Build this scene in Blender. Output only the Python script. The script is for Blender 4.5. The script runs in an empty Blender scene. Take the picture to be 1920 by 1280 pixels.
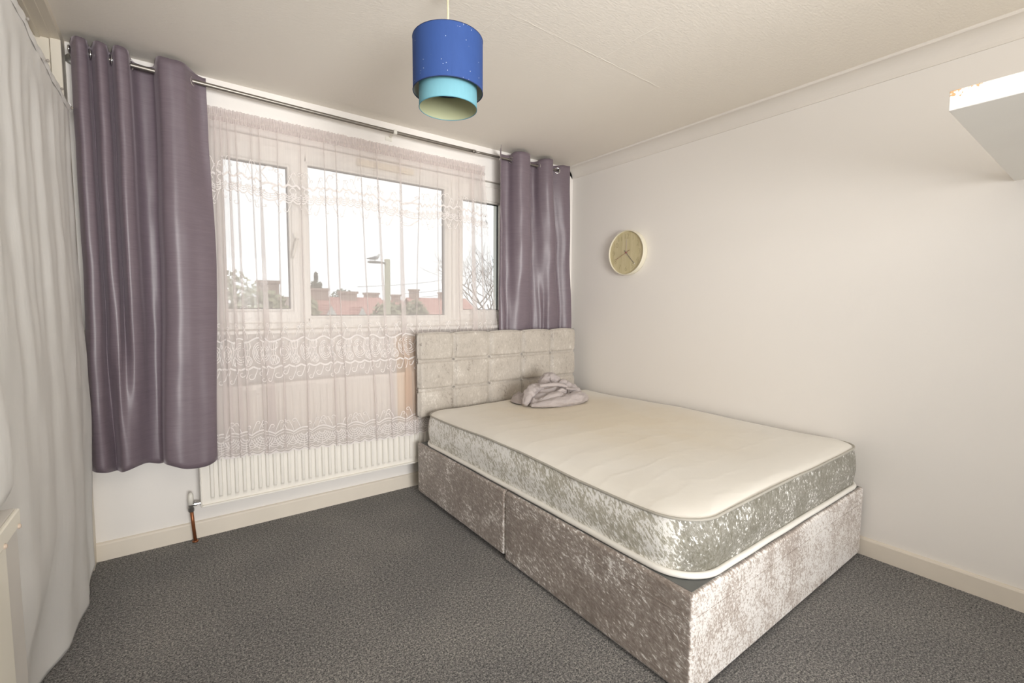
import bpy, bmesh, math, random
from mathutils import Vector, Matrix, noise
random.seed(7)
PI = math.pi
S = bpy.context.scene
COL = S.collection

# ------------------------------------------------------------------ camera
def cam_axes(yaw, pitch, roll):
    cy, sy, cp, sp = math.cos(yaw), math.sin(yaw), math.cos(pitch), math.sin(pitch)
    fw = Vector((sy*cp, cy*cp, sp)); rt = Vector((cy, -sy, 0)); up = rt.cross(fw)
    r2 = rt*math.cos(roll) + up*math.sin(roll); u2 = up*math.cos(roll) - rt*math.sin(roll)
    return r2, u2, fw
cd = bpy.data.cameras.new('camera'); cam = bpy.data.objects.new('camera', cd); COL.objects.link(cam)
r_, u_, f_ = cam_axes(math.radians(36.445), math.radians(-4.281), math.radians(0.354))
M = Matrix((r_, u_, -f_)).transposed().to_4x4(); M.translation = Vector((-2.740, -2.869, 1.2214))
cam.matrix_world = M
cd.sensor_width = 36; cd.lens = 36*861.4/1920; cd.clip_start = 0.02; cd.clip_end = 400
S.camera = cam

# ------------------------------------------------------------------ world, lights, exposure
W = bpy.data.worlds.new('overcast sky'); S.world = W; W.use_nodes = True
wn = W.node_tree; bg = wn.nodes['Background']
tc = wn.nodes.new('ShaderNodeTexCoord'); nz = wn.nodes.new('ShaderNodeTexNoise')
nz.inputs['Scale'].default_value = 2.0; nz.inputs['Detail'].default_value = 4
rp = wn.nodes.new('ShaderNodeValToRGB')
rp.color_ramp.elements[0].position = 0.3; rp.color_ramp.elements[0].color = (0.90, 0.92, 0.94, 1)
rp.color_ramp.elements[1].position = 0.7; rp.color_ramp.elements[1].color = (1, 1, 1, 1)
wn.links.new(tc.outputs['Generated'], nz.inputs['Vector']); wn.links.new(nz.outputs['Fac'], rp.inputs['Fac'])
wn.links.new(rp.outputs['Color'], bg.inputs['Color'])
bg.inputs['Strength'].default_value = 1.5

def area(name, loc, tgt, sx, sy, power, col):
    l = bpy.data.lights.new(name, 'AREA'); l.shape = 'RECTANGLE'; l.size = sx; l.size_y = sy; l.energy = power; l.color = col
    o = bpy.data.objects.new(name, l); COL.objects.link(o); o.location = loc
    o.rotation_euler = (Vector(tgt) - Vector(loc)).to_track_quat('-Z', 'Y').to_euler(); return o
# added fill lamps behind the camera, standing in for a bounced flash
area('flash_fill_up', (-2.35, -3.0, 1.75), (-2.15, -2.7, 2.37), 0.9, 0.9, 20, (1.0, 0.985, 0.965))
area('flash_fill_back', (-2.3, -5.7, 1.15), (-1.55, 0, 1.62), 1.8, 1.7, 51, (1.0, 0.985, 0.965)).data.spread = math.radians(76)
S.view_settings.view_transform = 'Standard'; S.view_settings.look = 'None'
S.view_settings.gamma = 1; S.view_settings.use_curve_mapping = False
S.view_settings.exposure = 0.0
S.cycles.transparent_max_bounces = 24
S.cycles.max_bounces = 10
S.cycles.sample_clamp_indirect = 4.0
S.cycles.caustics_reflective = False
S.cycles.diffuse_bounces = 8

# ------------------------------------------------------------------ materials
class NT:
    def __init__(s, name):
        s.m = bpy.data.materials.new(name); s.m.use_nodes = True; s.t = s.m.node_tree; s.n = s.t.nodes
        s.b = s.n['Principled BSDF']; s.out = s.n['Material Output']
    def node(s, typ, **kw):
        n = s.n.new(typ)
        for k, v in kw.items():
            if k.startswith('i_'): n.inputs[k[2:].replace('_', ' ')].default_value = v
            else: setattr(n, k, v)
        return n
    def ln(s, a, b): s.t.links.new(a, b)
    def coord(s, scale=(1, 1, 1), rot=(0, 0, 0)):
        c = s.node('ShaderNodeTexCoord'); mp = s.node('ShaderNodeMapping')
        mp.inputs['Scale'].default_value = scale; mp.inputs['Rotation'].default_value = rot
        s.ln(c.outputs['Object'], mp.inputs['Vector']); return mp.outputs['Vector']
    def coord_rs(s, rot, scale):
        c = s.node('ShaderNodeTexCoord'); a = s.node('ShaderNodeMapping'); b = s.node('ShaderNodeMapping')
        a.inputs['Rotation'].default_value = rot; b.inputs['Scale'].default_value = scale
        s.ln(c.outputs['Object'], a.inputs['Vector']); s.ln(a.outputs['Vector'], b.inputs['Vector']); return b.outputs['Vector']
    def noise(s, vec, scale, detail=3, rough=.5, dist=0):
        n = s.node('ShaderNodeTexNoise'); n.inputs['Scale'].default_value = scale; n.inputs['Detail'].default_value = detail
        n.inputs['Roughness'].default_value = rough; n.inputs['Distortion'].default_value = dist
        s.ln(vec, n.inputs['Vector']); return n.outputs['Fac']
    def ramp(s, fac, stops):
        r = s.node('ShaderNodeValToRGB'); e = r.color_ramp.elements
        while len(e) < len(stops): e.new(0.5)
        for el, (p, c) in zip(e, stops): el.position = p; el.color = tuple(c) + (1,) if len(c) == 3 else c
        s.ln(fac, r.inputs['Fac']); return r.outputs['Color']
    def math(s, op, a, b=None, c=None):
        n = s.node('ShaderNodeMath', operation=op)
        for i, v in enumerate((a, b, c)):
            if v is None: continue
            if isinstance(v, (int, float)): n.inputs[i].default_value = v
            else: s.ln(v, n.inputs[i])
        return n.outputs[0]
    def mix(s, fac, a, b):
        n = s.node('ShaderNodeMix', data_type='RGBA')
        if isinstance(fac, (int, float)): n.inputs[0].default_value = fac
        else: s.ln(fac, n.inputs[0])
        for i, v in ((6, a), (7, b)):
            if isinstance(v, tuple): n.inputs[i].default_value = v + (1,)
            else: s.ln(v, n.inputs[i])
        return n.outputs[2]
    def bump(s, h, strength=.3, dist=.01):
        n = s.node('ShaderNodeBump'); n.inputs['Strength'].default_value = strength; n.inputs['Distance'].default_value = dist
        s.ln(h, n.inputs['Height']); s.ln(n.outputs['Normal'], s.b.inputs['Normal']); return n
    def set(s, col=None, rough=.5, spec=.5, metal=0, sheen=0):
        if col is not None:
            if isinstance(col, tuple): s.b.inputs['Base Color'].default_value = col + (1,)
            else: s.ln(col, s.b.inputs['Base Color'])
        s.b.inputs['Roughness'].default_value = rough; s.b.inputs['Specular IOR Level'].default_value = spec
        s.b.inputs['Metallic'].default_value = metal
        if sheen:
            s.b.inputs['Sheen Weight'].default_value = sheen; s.b.inputs['Sheen Roughness'].default_value = .4
        return s.m

def plain(name, col, rough=.5, spec=.4, metal=0, var=.05, nscale=6, bump=0, bscale=200):
    t = NT(name); v = t.coord()
    f = t.noise(v, nscale, 3)
    c = t.mix(f, tuple(x*(1-var) for x in col), tuple(min(1, x*(1+var)) for x in col))
    if bump: t.bump(t.noise(v, bscale, 2), bump, .002)
    return t.set(c, rough, spec, metal)

wall_m = plain('wall paint', (.835, .808, .775), .6, .3, 0, .02, 1.2, .12, 350)
def ceiling_mat():
    t = NT('ceiling lining paper'); v = t.coord((1, 2.2, 1))
    t.bump(t.noise(v, 60, 3, .6), .35, .004)
    return t.set(t.mix(t.noise(t.coord(), 1.3, 2), (.83, .785, .715), (.86, .82, .755)), .75, .2)
ceil_m = ceiling_mat()
cove_m = plain('coving paint', (.79, .755, .71), .55, .3, 0, .02, 3)
base_m = plain('skirting cream paint', (.76, .70, .61), .38, .45, 0, .05, 9)
alcove_m = plain('alcove paint', (.78, .72, .62), .6, .3, 0, .03, 3)
post_m = plain('post cream paint', (.78, .73, .63), .5, .4, 0, .03, 5)
upvc_m = plain('white upvc', (.84, .82, .78), .3, .5, 0, .015, 4)
vent_m = plain('yellowed plastic', (.80, .72, .58), .4, .5, 0, .03, 12)
gasket_m = plain('dark rubber gasket', (.06, .06, .065), .6, .3)
rad_m = plain('radiator enamel', (.80, .775, .725), .32, .5, 0, .015, 5)
steel_m = plain('brushed steel', (.27, .25, .225), .42, .5, .9, .1, 40)
chrome_m = plain('chrome', (.75, .75, .75), .12, .5, 1, .02)
copper_m = plain('oxidised copper', (.30, .115, .05), .38, .5, .65, .3, 30)
brass_m = plain('dull plated metal', (.22, .21, .2), .4, .5, .8, .1)
white_plastic_m = plain('white plastic', (.78, .76, .70), .35, .5, 0, .02)
shelf_m = None
def carpet():
    t = NT('grey carpet'); v = t.coord()
    a = t.noise(v, 190, 4, .75); b = t.noise(v, 1.7, 3); d = t.noise(v, 95, 3, .65)
    f = t.math('ADD', t.math('MULTIPLY', a, .65), t.math('MULTIPLY', d, .35))
    c = t.ramp(f, [(.36, (.052, .053, .055)), (.455, (.20, .198, .196)), (.535, (.40, .388, .372)), (.63, (.76, .73, .68))])
    c2 = t.mix(t.math('MULTIPLY', t.math('SUBTRACT', b, .45), 2.0), (.72, .72, .73), (1.12, 1.1, 1.07))
    n = t.node('ShaderNodeMix', data_type='RGBA', blend_type='MULTIPLY'); n.inputs[0].default_value = 1
    t.ln(c, n.inputs[6]); t.ln(c2, n.inputs[7])
    t.bump(f, .9, .012)
    return t.set(n.outputs[2], .95, .08, 0, .15)
carpet_m = carpet()

def crushed(name, dark, mid, fleck, thr_side, thr_foot, big=7, streak=70, patch=.22, sheen=.3, fmul=1.0, lean=-.30):
    """crushed velvet: the nap lies one way on the long side and another way on the end"""
    t = NT(name)
    v = t.coord()
    big_f = t.noise(v, big, 4, .6, .6)
    st = t.noise(t.coord_rs((lean, 0, .12), (1, .27, 1)), streak, 4, .66, .5)
    st2 = t.noise(t.coord_rs((.2, .25, 0), (1, 1, .42)), streak*.62, 4, .68, .6)
    f = t.math('ADD', t.math('MULTIPLY', st, .62), t.math('MULTIPLY', st2, .38))
    f = t.math('ADD', f, t.math('MULTIPLY', t.math('SUBTRACT', big_f, .5), patch*2))
    g = t.node('ShaderNodeNewGeometry'); tr = t.node('ShaderNodeVectorTransform', vector_type='NORMAL', convert_from='WORLD', convert_to='OBJECT')
    sp = t.node('ShaderNodeSeparateXYZ'); t.ln(g.outputs['Normal'], tr.inputs[0]); t.ln(tr.outputs[0], sp.inputs[0])
    ny = t.math('MULTIPLY', sp.outputs['Y'], -1.0); nyc = t.math('MAXIMUM', ny, 0); 
    wob = t.math('MULTIPLY', t.math('SUBTRACT', big_f, .5), .9)
    foot = t.math('MINIMUM', t.math('MAXIMUM', t.math('MULTIPLY', t.math('SUBTRACT', t.math('ADD', nyc, wob), .35), 3.0), 0), 1)
    thr = t.math('ADD', t.math('MULTIPLY', foot, thr_foot - thr_side), thr_side)
    q = t.math('SUBTRACT', f, thr)
    q = t.math('ADD', q, .5)
    c = t.ramp(q, [(.34, dark), (.46, mid), (.512, tuple(m*.8+k*.2 for m, k in zip(mid, fleck))), (.548, fleck)])
    k = t.math('ADD', t.math('MULTIPLY', foot, fmul-1), 1)
    low = t.math('LESS_THAN', q, .53); k = t.math('ADD', t.math('MULTIPLY', low, t.math('SUBTRACT', k, 1)), 1)
    hs = t.node('ShaderNodeHueSaturation'); t.ln(k, hs.inputs['Value']); t.ln(c, hs.inputs['Color'])
    t.bump(f, .5, .006)
    return t.set(hs.outputs['Color'], .42, .35, 0, sheen)
base_velvet = crushed('taupe crushed velvet', (.235, .195, .170), (.345, .297, .265), (.86, .835, .81), .562, .480, 6, 135, .16, fmul=1.35)
border_velvet = crushed('silver crushed velvet', (.33, .315, .245), (.505, .485, .415), (.92, .915, .89), .474, .548, 5, 125, .17, sheen=.15, fmul=.55, lean=-.75)
def headboard_mat():
    t = NT('beige crushed velvet'); v = t.coord()
    f = t.math('ADD', t.math('MULTIPLY', t.noise(t.coord((1, 1, .5), (.3, .4, .2)), 75, 5, .72, 1), .6), t.math('MULTIPLY', t.noise(v, 9, 4, .6, .5), .4))
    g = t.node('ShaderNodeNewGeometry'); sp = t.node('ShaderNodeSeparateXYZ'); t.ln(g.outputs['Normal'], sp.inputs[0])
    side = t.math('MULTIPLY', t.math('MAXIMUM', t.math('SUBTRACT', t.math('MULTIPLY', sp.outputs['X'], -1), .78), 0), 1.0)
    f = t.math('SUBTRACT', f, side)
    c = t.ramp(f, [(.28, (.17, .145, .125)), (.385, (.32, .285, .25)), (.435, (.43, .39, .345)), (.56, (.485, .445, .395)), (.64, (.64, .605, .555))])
    t.bump(f, .35, .004)
    return t.set(c, .45, .3, 0, .35)
head_m = headboard_mat()
def mattress_top_mat():
    t = NT('quilted damask ticking'); v = t.coord()
    wv = t.node('ShaderNodeTexWave', wave_type='BANDS', bands_direction='Y'); wv.inputs['Scale'].default_value = 2.6
    wv.inputs['Distortion'].default_value = 3.5; wv.inputs['Detail'].default_value = 2; wv.inputs['Detail Scale'].default_value = 2.5
    t.ln(v, wv.inputs['Vector'])
    h = t.math('ADD', t.math('MULTIPLY', t.math('POWER', wv.outputs['Fac'], 6), .7), t.math('MULTIPLY', t.noise(v, 110, 3), .22))
    t.bump(h, .17, .006)
    st = t.noise(v, 2.1, 4, .55, .4)
    # yellowed, worn area: a stain of its own shape in the middle of the bed
    gr = t.node('ShaderNodeTexGradient', gradient_type='SPHERICAL'); mp = t.node('ShaderNodeMapping')
    mp.inputs['Location'].default_value = (.72*.0, 0, 0); cc = t.node('ShaderNodeTexCoord')
    mp.inputs['Location'].default_value = (-.05, -.20, -.30); mp.inputs['Scale'].default_value = (1.25, .95, .5)
    t.ln(cc.outputs['Object'], mp.inputs['Vector']); t.ln(mp.outputs['Vector'], gr.inputs['Vector'])
    m = t.math('MINIMUM', t.math('MULTIPLY', t.math('MULTIPLY', gr.outputs['Fac'], st), 3.4), 1)
    return t.set(t.mix(m, (.80, .775, .715), (.71, .635, .50)), .5, .35, 0, .2)
mat_top_m = mattress_top_mat()
piping_m = plain('white piping', (.83, .81, .76), .5, .3, 0, .03, 20)
grey_piping_m = plain('grey piping', (.42, .40, .355), .5, .3, 0, .1, 30)
platform_m = plain('grey platform cloth', (.16, .165, .16), .8, .2, 0, .1, 30)
black_m = plain('black plastic', (.012, .012, .012), .5, .4)

def curtain_mat():
    t = NT('mauve faux silk')
    v = t.coord((14, 14, 230)); f = t.noise(v, 1.0, 4, .65)
    v2 = t.coord((3, 3, 60)); f2 = t.noise(v2, 1.0, 3, .6)
    h = t.math('ADD', t.math('MULTIPLY', f, .72), t.math('MULTIPLY', f2, .28))
    c = t.ramp(h, [(.30, (.142, .110, .133)), (.5, (.163, .128, .152)), (.72, (.184, .147, .171))])
    t.bump(h, .10, .002)
    m = t.set(c, .42, .6, 0, .25)
    t.b.inputs['Sheen Tint'].default_value = (.8, .7, .78, 1)
    return m
curtain_m = curtain_mat()
def sheet_mat():
    t = NT('white cotton sheet'); v = t.coord((1, 1, 1))
    t.bump(t.noise(t.coord((4, 4, 1.0)), 9, 4, .6), .25, .006)
    c = t.mix(t.noise(v, 3, 3), (.80, .795, .78), (.86, .855, .84))
    t.set(c, .8, .15)
    tl = t.node('ShaderNodeBsdfTranslucent'); t.ln(c, tl.inputs['Color'])
    mx = t.node('ShaderNodeMixShader'); mx.inputs[0].default_value = .12
    t.ln(t.b.outputs[0], mx.inputs[1]); t.ln(tl.outputs[0], mx.inputs[2]); t.ln(mx.outputs[0], t.out.inputs['Surface'])
    return t.m
sheet_m = sheet_mat()
def net_mat(name, alpha_lo, alpha_hi, col):
    t = NT(name)
    f = t.noise(t.coord((110, 5, .8)), 1.0, 2, .5)
    at = t.node('ShaderNodeAttribute', attribute_name='dens')
    a = t.math('ADD', t.math('MULTIPLY', f, alpha_hi-alpha_lo), alpha_lo)
    a = t.math('MINIMUM', t.math('ADD', a, at.outputs['Fac']), .97)
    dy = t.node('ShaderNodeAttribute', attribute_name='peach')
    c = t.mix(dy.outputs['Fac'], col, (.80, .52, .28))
    df = t.node('ShaderNodeBsdfDiffuse'); tl = t.node('ShaderNodeBsdfTranslucent'); tp = t.node('ShaderNodeBsdfTransparent')
    t.ln(c, df.inputs['Color']); t.ln(c, tl.inputs['Color'])
    m1 = t.node('ShaderNodeMixShader'); m1.inputs[0].default_value = .42; t.ln(df.outputs[0], m1.inputs[1]); t.ln(tl.outputs[0], m1.inputs[2])
    m2 = t.node('ShaderNodeMixShader'); t.ln(a, m2.inputs[0]); t.ln(tp.outputs[0], m2.inputs[1]); t.ln(m1.outputs[0], m2.inputs[2])
    t.ln(m2.outputs[0], t.out.inputs['Surface']); return t.m
net_m = net_mat('pinkish net', .38, .50, (.82, .765, .75))
header_m = net_mat('gathered net', .50, .85, (.78, .71, .70))
def thread_mat():
    t = NT('white embroidery thread'); c = t.mix(t.noise(t.coord(), 300, 2), (.71, .675, .66), (.78, .745, .735))
    t.set(c, .6, .2); tl = t.node('ShaderNodeBsdfTranslucent'); t.ln(c, tl.inputs['Color'])
    mx = t.node('ShaderNodeMixShader'); mx.inputs[0].default_value = .06
    t.ln(t.b.outputs[0], mx.inputs[1]); t.ln(tl.outputs[0], mx.inputs[2]); t.ln(mx.outputs[0], t.out.inputs['Surface']); return t.m
thread_m = thread_mat()
def glass_mat():
    t = NT('window glass'); gl = t.node('ShaderNodeBsdfGlossy'); gl.inputs['Roughness'].default_value = .02
    tp = t.node('ShaderNodeBsdfTransparent'); nn = t.noise(t.coord(), 2, 2)
    c = t.mix(nn, (.95, .965, .96), (.97, .98, .975)); t.ln(c, tp.inputs['Color'])
    fr = t.node('ShaderNodeFresnel'); fr.inputs['IOR'].default_value = 1.3
    mx = t.node('ShaderNodeMixShader'); t.ln(fr.outputs[0], mx.inputs[0]); t.ln(tp.outputs[0], mx.inputs[1]); t.ln(gl.outputs[0], mx.inputs[2])
    t.ln(mx.outputs[0], t.out.inputs['Surface']); return t.m
glass_m = glass_mat()
def shade_mat(name, col, transl=.15, fleck=True):
    t = NT(name); v = t.coord(); c = t.mix(t.noise(t.coord((1, 1, .2)), 90, 2), tuple(x*.93 for x in col), tuple(min(1, x*1.07) for x in col))
    if fleck:
        vo = t.node('ShaderNodeTexVoronoi'); vo.inputs['Scale'].default_value = 75; t.ln(v, vo.inputs['Vector'])
        k = t.math('MULTIPLY', t.math('LESS_THAN', vo.outputs['Distance'], .085), t.math('GREATER_THAN', t.noise(v, 37, 1), .53))
        c = t.mix(k, c, (.8, .85, .9))
    t.set(c, .7, .25); tl = t.node('ShaderNodeBsdfTranslucent'); t.ln(c, tl.inputs['Color'])
    mx = t.node('ShaderNodeMixShader'); mx.inputs[0].default_value = transl
    t.ln(t.b.outputs[0], mx.inputs[1]); t.ln(tl.outputs[0], mx.inputs[2]); t.ln(mx.outputs[0], t.out.inputs['Surface']); return t.m
blue_m = shade_mat('royal blue fabric', (.038, .085, .275))
navy_m = shade_mat('navy trim', (.02, .035, .10), .05, False)
aqua_m = shade_mat('pale blue fabric', (.19, .43, .515), .15, False)
lining_m = plain('shade lining', (.40, .42, .27), .6, .3)
greylining_m = plain('grey shade lining', (.33, .33, .29), .6, .3)
teal_m = plain('teal trim', (.10, .28, .36), .6, .3)
flex_m = plain('ivory flex', (.78, .64, .44), .45, .4)
def clock_face_mat():
    t = NT('pale wood veneer'); f = t.noise(t.coord((1, 3, .5)), 26, 4, .6, .4)
    g = t.node('ShaderNodeTexCoord'); sp = t.node('ShaderNodeSeparateXYZ'); t.ln(g.outputs['Object'], sp.inputs[0])
    st = t.math('FRACT', t.math('MULTIPLY', t.math('ADD', sp.outputs['Y'], .5), 13.0))
    k = t.math('ADD', t.math('MULTIPLY', f, .6), t.math('MULTIPLY', st, .35))
    return t.set(t.ramp(k, [(.2, (.55, .485, .285)), (.8, (.66, .59, .39))]), .5, .3)
clock_face_m = clock_face_mat()
clock_rim_m = plain('clock rim cream', (.77, .73, .60), .4, .4)
digit_m = plain('engraved numerals', (.46, .40, .24), .6, .2)
def chipped(name):
    t = NT(name); v = t.coord(); n = t.noise(v, 60, 4, .7, .5)
    g = t.node('ShaderNodeTexGradient', gradient_type='SPHERICAL'); mp = t.node('ShaderNodeMapping'); mp.inputs['Scale'].default_value = (9, 13, 40)
    mp.inputs['Location'].default_value = (0, .014*13, -.048*40)
    c = t.node('ShaderNodeTexCoord'); t.ln(c.outputs['Object'], mp.inputs['Vector']); t.ln(mp.outputs['Vector'], g.inputs['Vector'])
    k = t.math('GREATER_THAN', t.math('ADD', n, t.math('MULTIPLY', g.outputs['Fac'], .38)), .76)
    return t.set(t.mix(k, t.mix(t.noise(v, 5, 2), (.80, .785, .74), (.84, .825, .78)), (.62, .36, .18)), .4, .4)
shelf_m = chipped('chipped white paint')
cloth_m = None
def cloth_mat():
    t = NT('grey mauve cotton'); v = t.coord()
    t.bump(t.noise(v, 22, 5, .62, .6), .6, .010)
    return t.set(t.mix(t.noise(v, 8, 3), (.42, .375, .365), (.49, .44, .43)), .75, .2, 0, .15)
cloth_m = cloth_mat()
panel_m = plain('greyed white board', (.60, .575, .54), .45, .4, 0, .05, 8)
panel_white_m = plain('cream door paint', (.78, .75, .66), .4, .4, 0, .03, 8)

# ------------------------------------------------------------------ object helpers
ORG = {}
def put(o, **kw):
    for k, v in kw.items(): o[k] = v
    return o
def root(name, loc, label=None, cat=None, group=None, kind=None):
    o = bpy.data.objects.new(name, None); COL.objects.link(o); o.location = loc; o.empty_display_size = .05; ORG[o] = Vector(loc)
    if label: o['label'] = label
    if cat: o['category'] = cat
    if group: o['group'] = group
    if kind: o['kind'] = kind
    return o
def mk(name, verts, faces, mat, parent=None, smooth=False, kind=None, label=None, cat=None, origin=None, mats=None, fm=None, attrs=None, group=None):
    org = ORG[parent] if parent else Vector(origin if origin else (0, 0, 0))
    me = bpy.data.meshes.new(name); me.from_pydata([tuple(Vector(v)-org) for v in verts], [], faces)
    if mats:
        for m in mats: me.materials.append(m)
        for p, i in zip(me.polygons, fm): p.material_index = i
    else: me.materials.append(mat)
    if smooth: me.polygons.foreach_set('use_smooth', [True]*len(me.polygons))
    for an, vals in (attrs or {}).items():
        a = me.attributes.new(an, 'FLOAT', 'POINT'); a.data.foreach_set('value', vals)
    me.update()
    o = bpy.data.objects.new(name, me); COL.objects.link(o); ORG[o] = org
    if parent: o.parent = parent
    else: o.location = org
    if kind: o['kind'] = kind
    if label: o['label'] = label
    if cat: o['category'] = cat
    if group: o['group'] = group
    return o
class G:
    """geometry collector in world coordinates"""
    def __init__(s): s.v = []; s.f = []; s.m = []
    def add(s, v, f, mi=0):
        n = len(s.v); s.v += [tuple(p) for p in v]; s.f += [tuple(i+n for i in q) for q in f]; s.m += [mi]*len(f); return s
    def box(s, x0, x1, y0, y1, z0, z1, bev=0, seg=2, mi=0):
        bm = bmesh.new(); bmesh.ops.create_cube(bm, size=1)
        for v in bm.verts: v.co = Vector((x0+(v.co.x+.5)*(x1-x0), y0+(v.co.y+.5)*(y1-y0), z0+(v.co.z+.5)*(z1-z0)))
        if bev: bmesh.ops.bevel(bm, geom=bm.edges[:], offset=bev, segments=seg, affect='EDGES', profile=.5)
        return s.bm(bm, mi)
    def bm(s, bm, mi=0):
        bm.verts.ensure_lookup_table(); bm.verts.index_update()
        s.add([v.co.copy() for v in bm.verts], [[v.index for v in f.verts] for f in bm.faces], mi); bm.free(); return s
    def tube(s, pts, rad, seg=12, caps=True, mi=0):
        pts = [Vector(p) for p in pts]; rads = rad if isinstance(rad, (list, tuple)) else [rad]*len(pts)
        vs = []; fs = []; prev = None
        for i, p in enumerate(pts):
            d = (pts[min(i+1, len(pts)-1)]-pts[max(i-1, 0)]).normalized()
            if prev is None: a = d.orthogonal().normalized()
            else: a = (prev-d*prev.dot(d)).normalized()
            prev = a; b = d.cross(a)
            for k in range(seg):
                t = 2*PI*k/seg; vs.append(p+(a*math.cos(t)+b*math.sin(t))*rads[i])
        for i in range(len(pts)-1):
            for k in range(seg):
                k2 = (k+1) % seg; fs.append((i*seg+k, i*seg+k2, (i+1)*seg+k2, (i+1)*seg+k))
        if caps: fs.append(tuple(range(seg-1, -1, -1))); fs.append(tuple(range((len(pts)-1)*seg, len(pts)*seg)))
        return s.add(vs, fs, mi)
    def lathe(s, prof, c, axis='z', seg=48, mi=0):
        """prof: list of (r, h) along axis from point c"""
        vs = []; fs = []
        for (r, h) in prof:
            for k in range(seg):
                t = 2*PI*k/seg; a, b = r*math.cos(t), r*math.sin(t)
                vs.append({'z': (c[0]+a, c[1]+b, c[2]+h), 'x': (c[0]+h, c[1]+a, c[2]+b), 'y': (c[0]+b, c[1]+h, c[2]+a)}[axis])
        for i in range(len(prof)-1):
            for k in range(seg):
                k2 = (k+1) % seg; fs.append((i*seg+k, i*seg+k2, (i+1)*seg+k2, (i+1)*seg+k))
        return s.add(vs, fs, mi)
    def torus(s, c, nrm, R, r, sr=20, st=8, mi=0):
        n = Vector(nrm).normalized(); a = n.orthogonal().normalized(); b = n.cross(a); c = Vector(c); vs = []; fs = []
        for i in range(sr):
            t = 2*PI*i/sr; d = a*math.cos(t)+b*math.sin(t)
            for j in range(st):
                q = 2*PI*j/st; vs.append(c+d*(R+r*math.cos(q))+n*(r*math.sin(q)))
        for i in range(sr):
            for j in range(st):
                fs.append((i*st+j, ((i+1) % sr)*st+j, ((i+1) % sr)*st+(j+1) % st, i*st+(j+1) % st))
        return s.add(vs, fs, mi)
    def grid(s, fn, nu, nv, mi=0):
        vs = [fn(i/nu, j/nv) for j in range(nv+1) for i in range(nu+1)]
        fs = [(j*(nu+1)+i, j*(nu+1)+i+1, (j+1)*(nu+1)+i+1, (j+1)*(nu+1)+i) for j in range(nv) for i in range(nu)]
        return s.add(vs, fs, mi)
    def mk(s, name, mat, parent=None, **kw): return mk(name, s.v, s.f, mat, parent, **kw)

def lerp(a, b, t): return a+(b-a)*t
def smooth01(t): t = max(0, min(1, t)); return t*t*(3-2*t)
def catmull(pts, n):
    P = [Vector(p) for p in pts]; out = []
    m = len(P)-1
    for i in range(m):
        p0, p1, p2, p3 = P[max(i-1, 0)], P[i], P[i+1], P[min(i+2, m)]
        for k in range(n):
            t = k/n
            out.append(.5*((2*p1)+(p2-p0)*t+(2*p0-5*p1+4*p2-p3)*t*t+(3*p1-p0-3*p2+p3)*t**3))
    out.append(P[-1]); return out

# ------------------------------------------------------------------ room shell
H = 2.372; XL = -3.075; XA = -3.70; YF = -6.0
G().box(XA-.2, .2, YF-.2, .25, -.2, 0).mk('floor', carpet_m, kind='structure', label='dark grey speckled carpet')
ce = G().box(XL, .2, YF-.2, .25, H, H+.2).mk('ceiling', ceil_m, kind='structure')
# faint ridged joints of the lining paper
def seam(pts, name='seam'):
    vs = []; fs = []
    for i, (x, y) in enumerate(pts):
        d = Vector(pts[min(i+1, len(pts)-1)])-Vector(pts[max(i-1, 0)]); n = Vector((-d.y, d.x)).normalized()*.0032
        w = .0022*(.4+.8*abs(noise.noise((x*9, y*9, 1))))
        vs += [(x-n.x, y-n.y, H+.0003), (x, y, H-w), (x+n.x, y+n.y, H+.0003)]
        if i: k = 3*i; fs += [(k-3, k, k+1, k-2), (k-2, k+1, k+2, k-1)]
    mk(name, vs, fs, ceil_m, ce, smooth=True)
seam([(-1.62+i*.02, -1.333+.006*noise.noise((i*.35, 0, 0))+i*.0004) for i in range(50)])
seam([(-1.645-i*.0004, -1.30+i*.012) for i in range(16)])
seam([(-1.09+.003*noise.noise((i*.4, 3, 0)), -1.30-i*.018) for i in range(20)])
WX0, WX1, WZ0, WZ1 = -2.62, -.63, 1.075, 2.140
g = G()
g.box(XA-.2, WX0, 0, .25, 0, H+.2).box(WX1, .2, 0, .25, 0, H+.2).box(WX0, WX1, 0, .25, 0, WZ0-.012).box(WX0, WX1, 0, .25, WZ1, H+.2)
g.mk('wall_back', wall_m, kind='structure')
G().box(0, .2, YF-.2, 0, 0, H+.2).mk('wall_right', wall_m, kind='structure', label='plain off-white wall beside the bed')
G().box(XA-.2, .2, YF-.2, YF, 0, H+.2).mk('wall_front', wall_m, kind='structure')
g = G().box(XA-.2, XA, YF, 0, 0, H+.2).box(XA, XL, YF, -2.75, 0, H)
g.mk('wall_left', wall_m, kind='structure', label='recess behind the hanging white sheet')
g = G().box(XA, XL, -2.75, 0, H-.036, H+.2)
g.box(XA, XL-.028, -2.74, -.02, H-.040, H-.036).box(XL-.075, XL-.062, -2.74, -.10, H-.048, H-.040)
g.mk('trim_2', alcove_m, kind='structure', label='beige soffit over the wardrobe recess')
g = G().box(XA, XL-.036, -.095, 0, 0, H-.041).box(XL-.034, XL+.0, -.10, 0, 0, H-.037, .002, 1).box(XL-.052, XL-.0375, -.098, -.095, 0, H-.042)
g.mk('trim_3', post_m, kind='structure', label='cream painted post beside the curtain')
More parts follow.
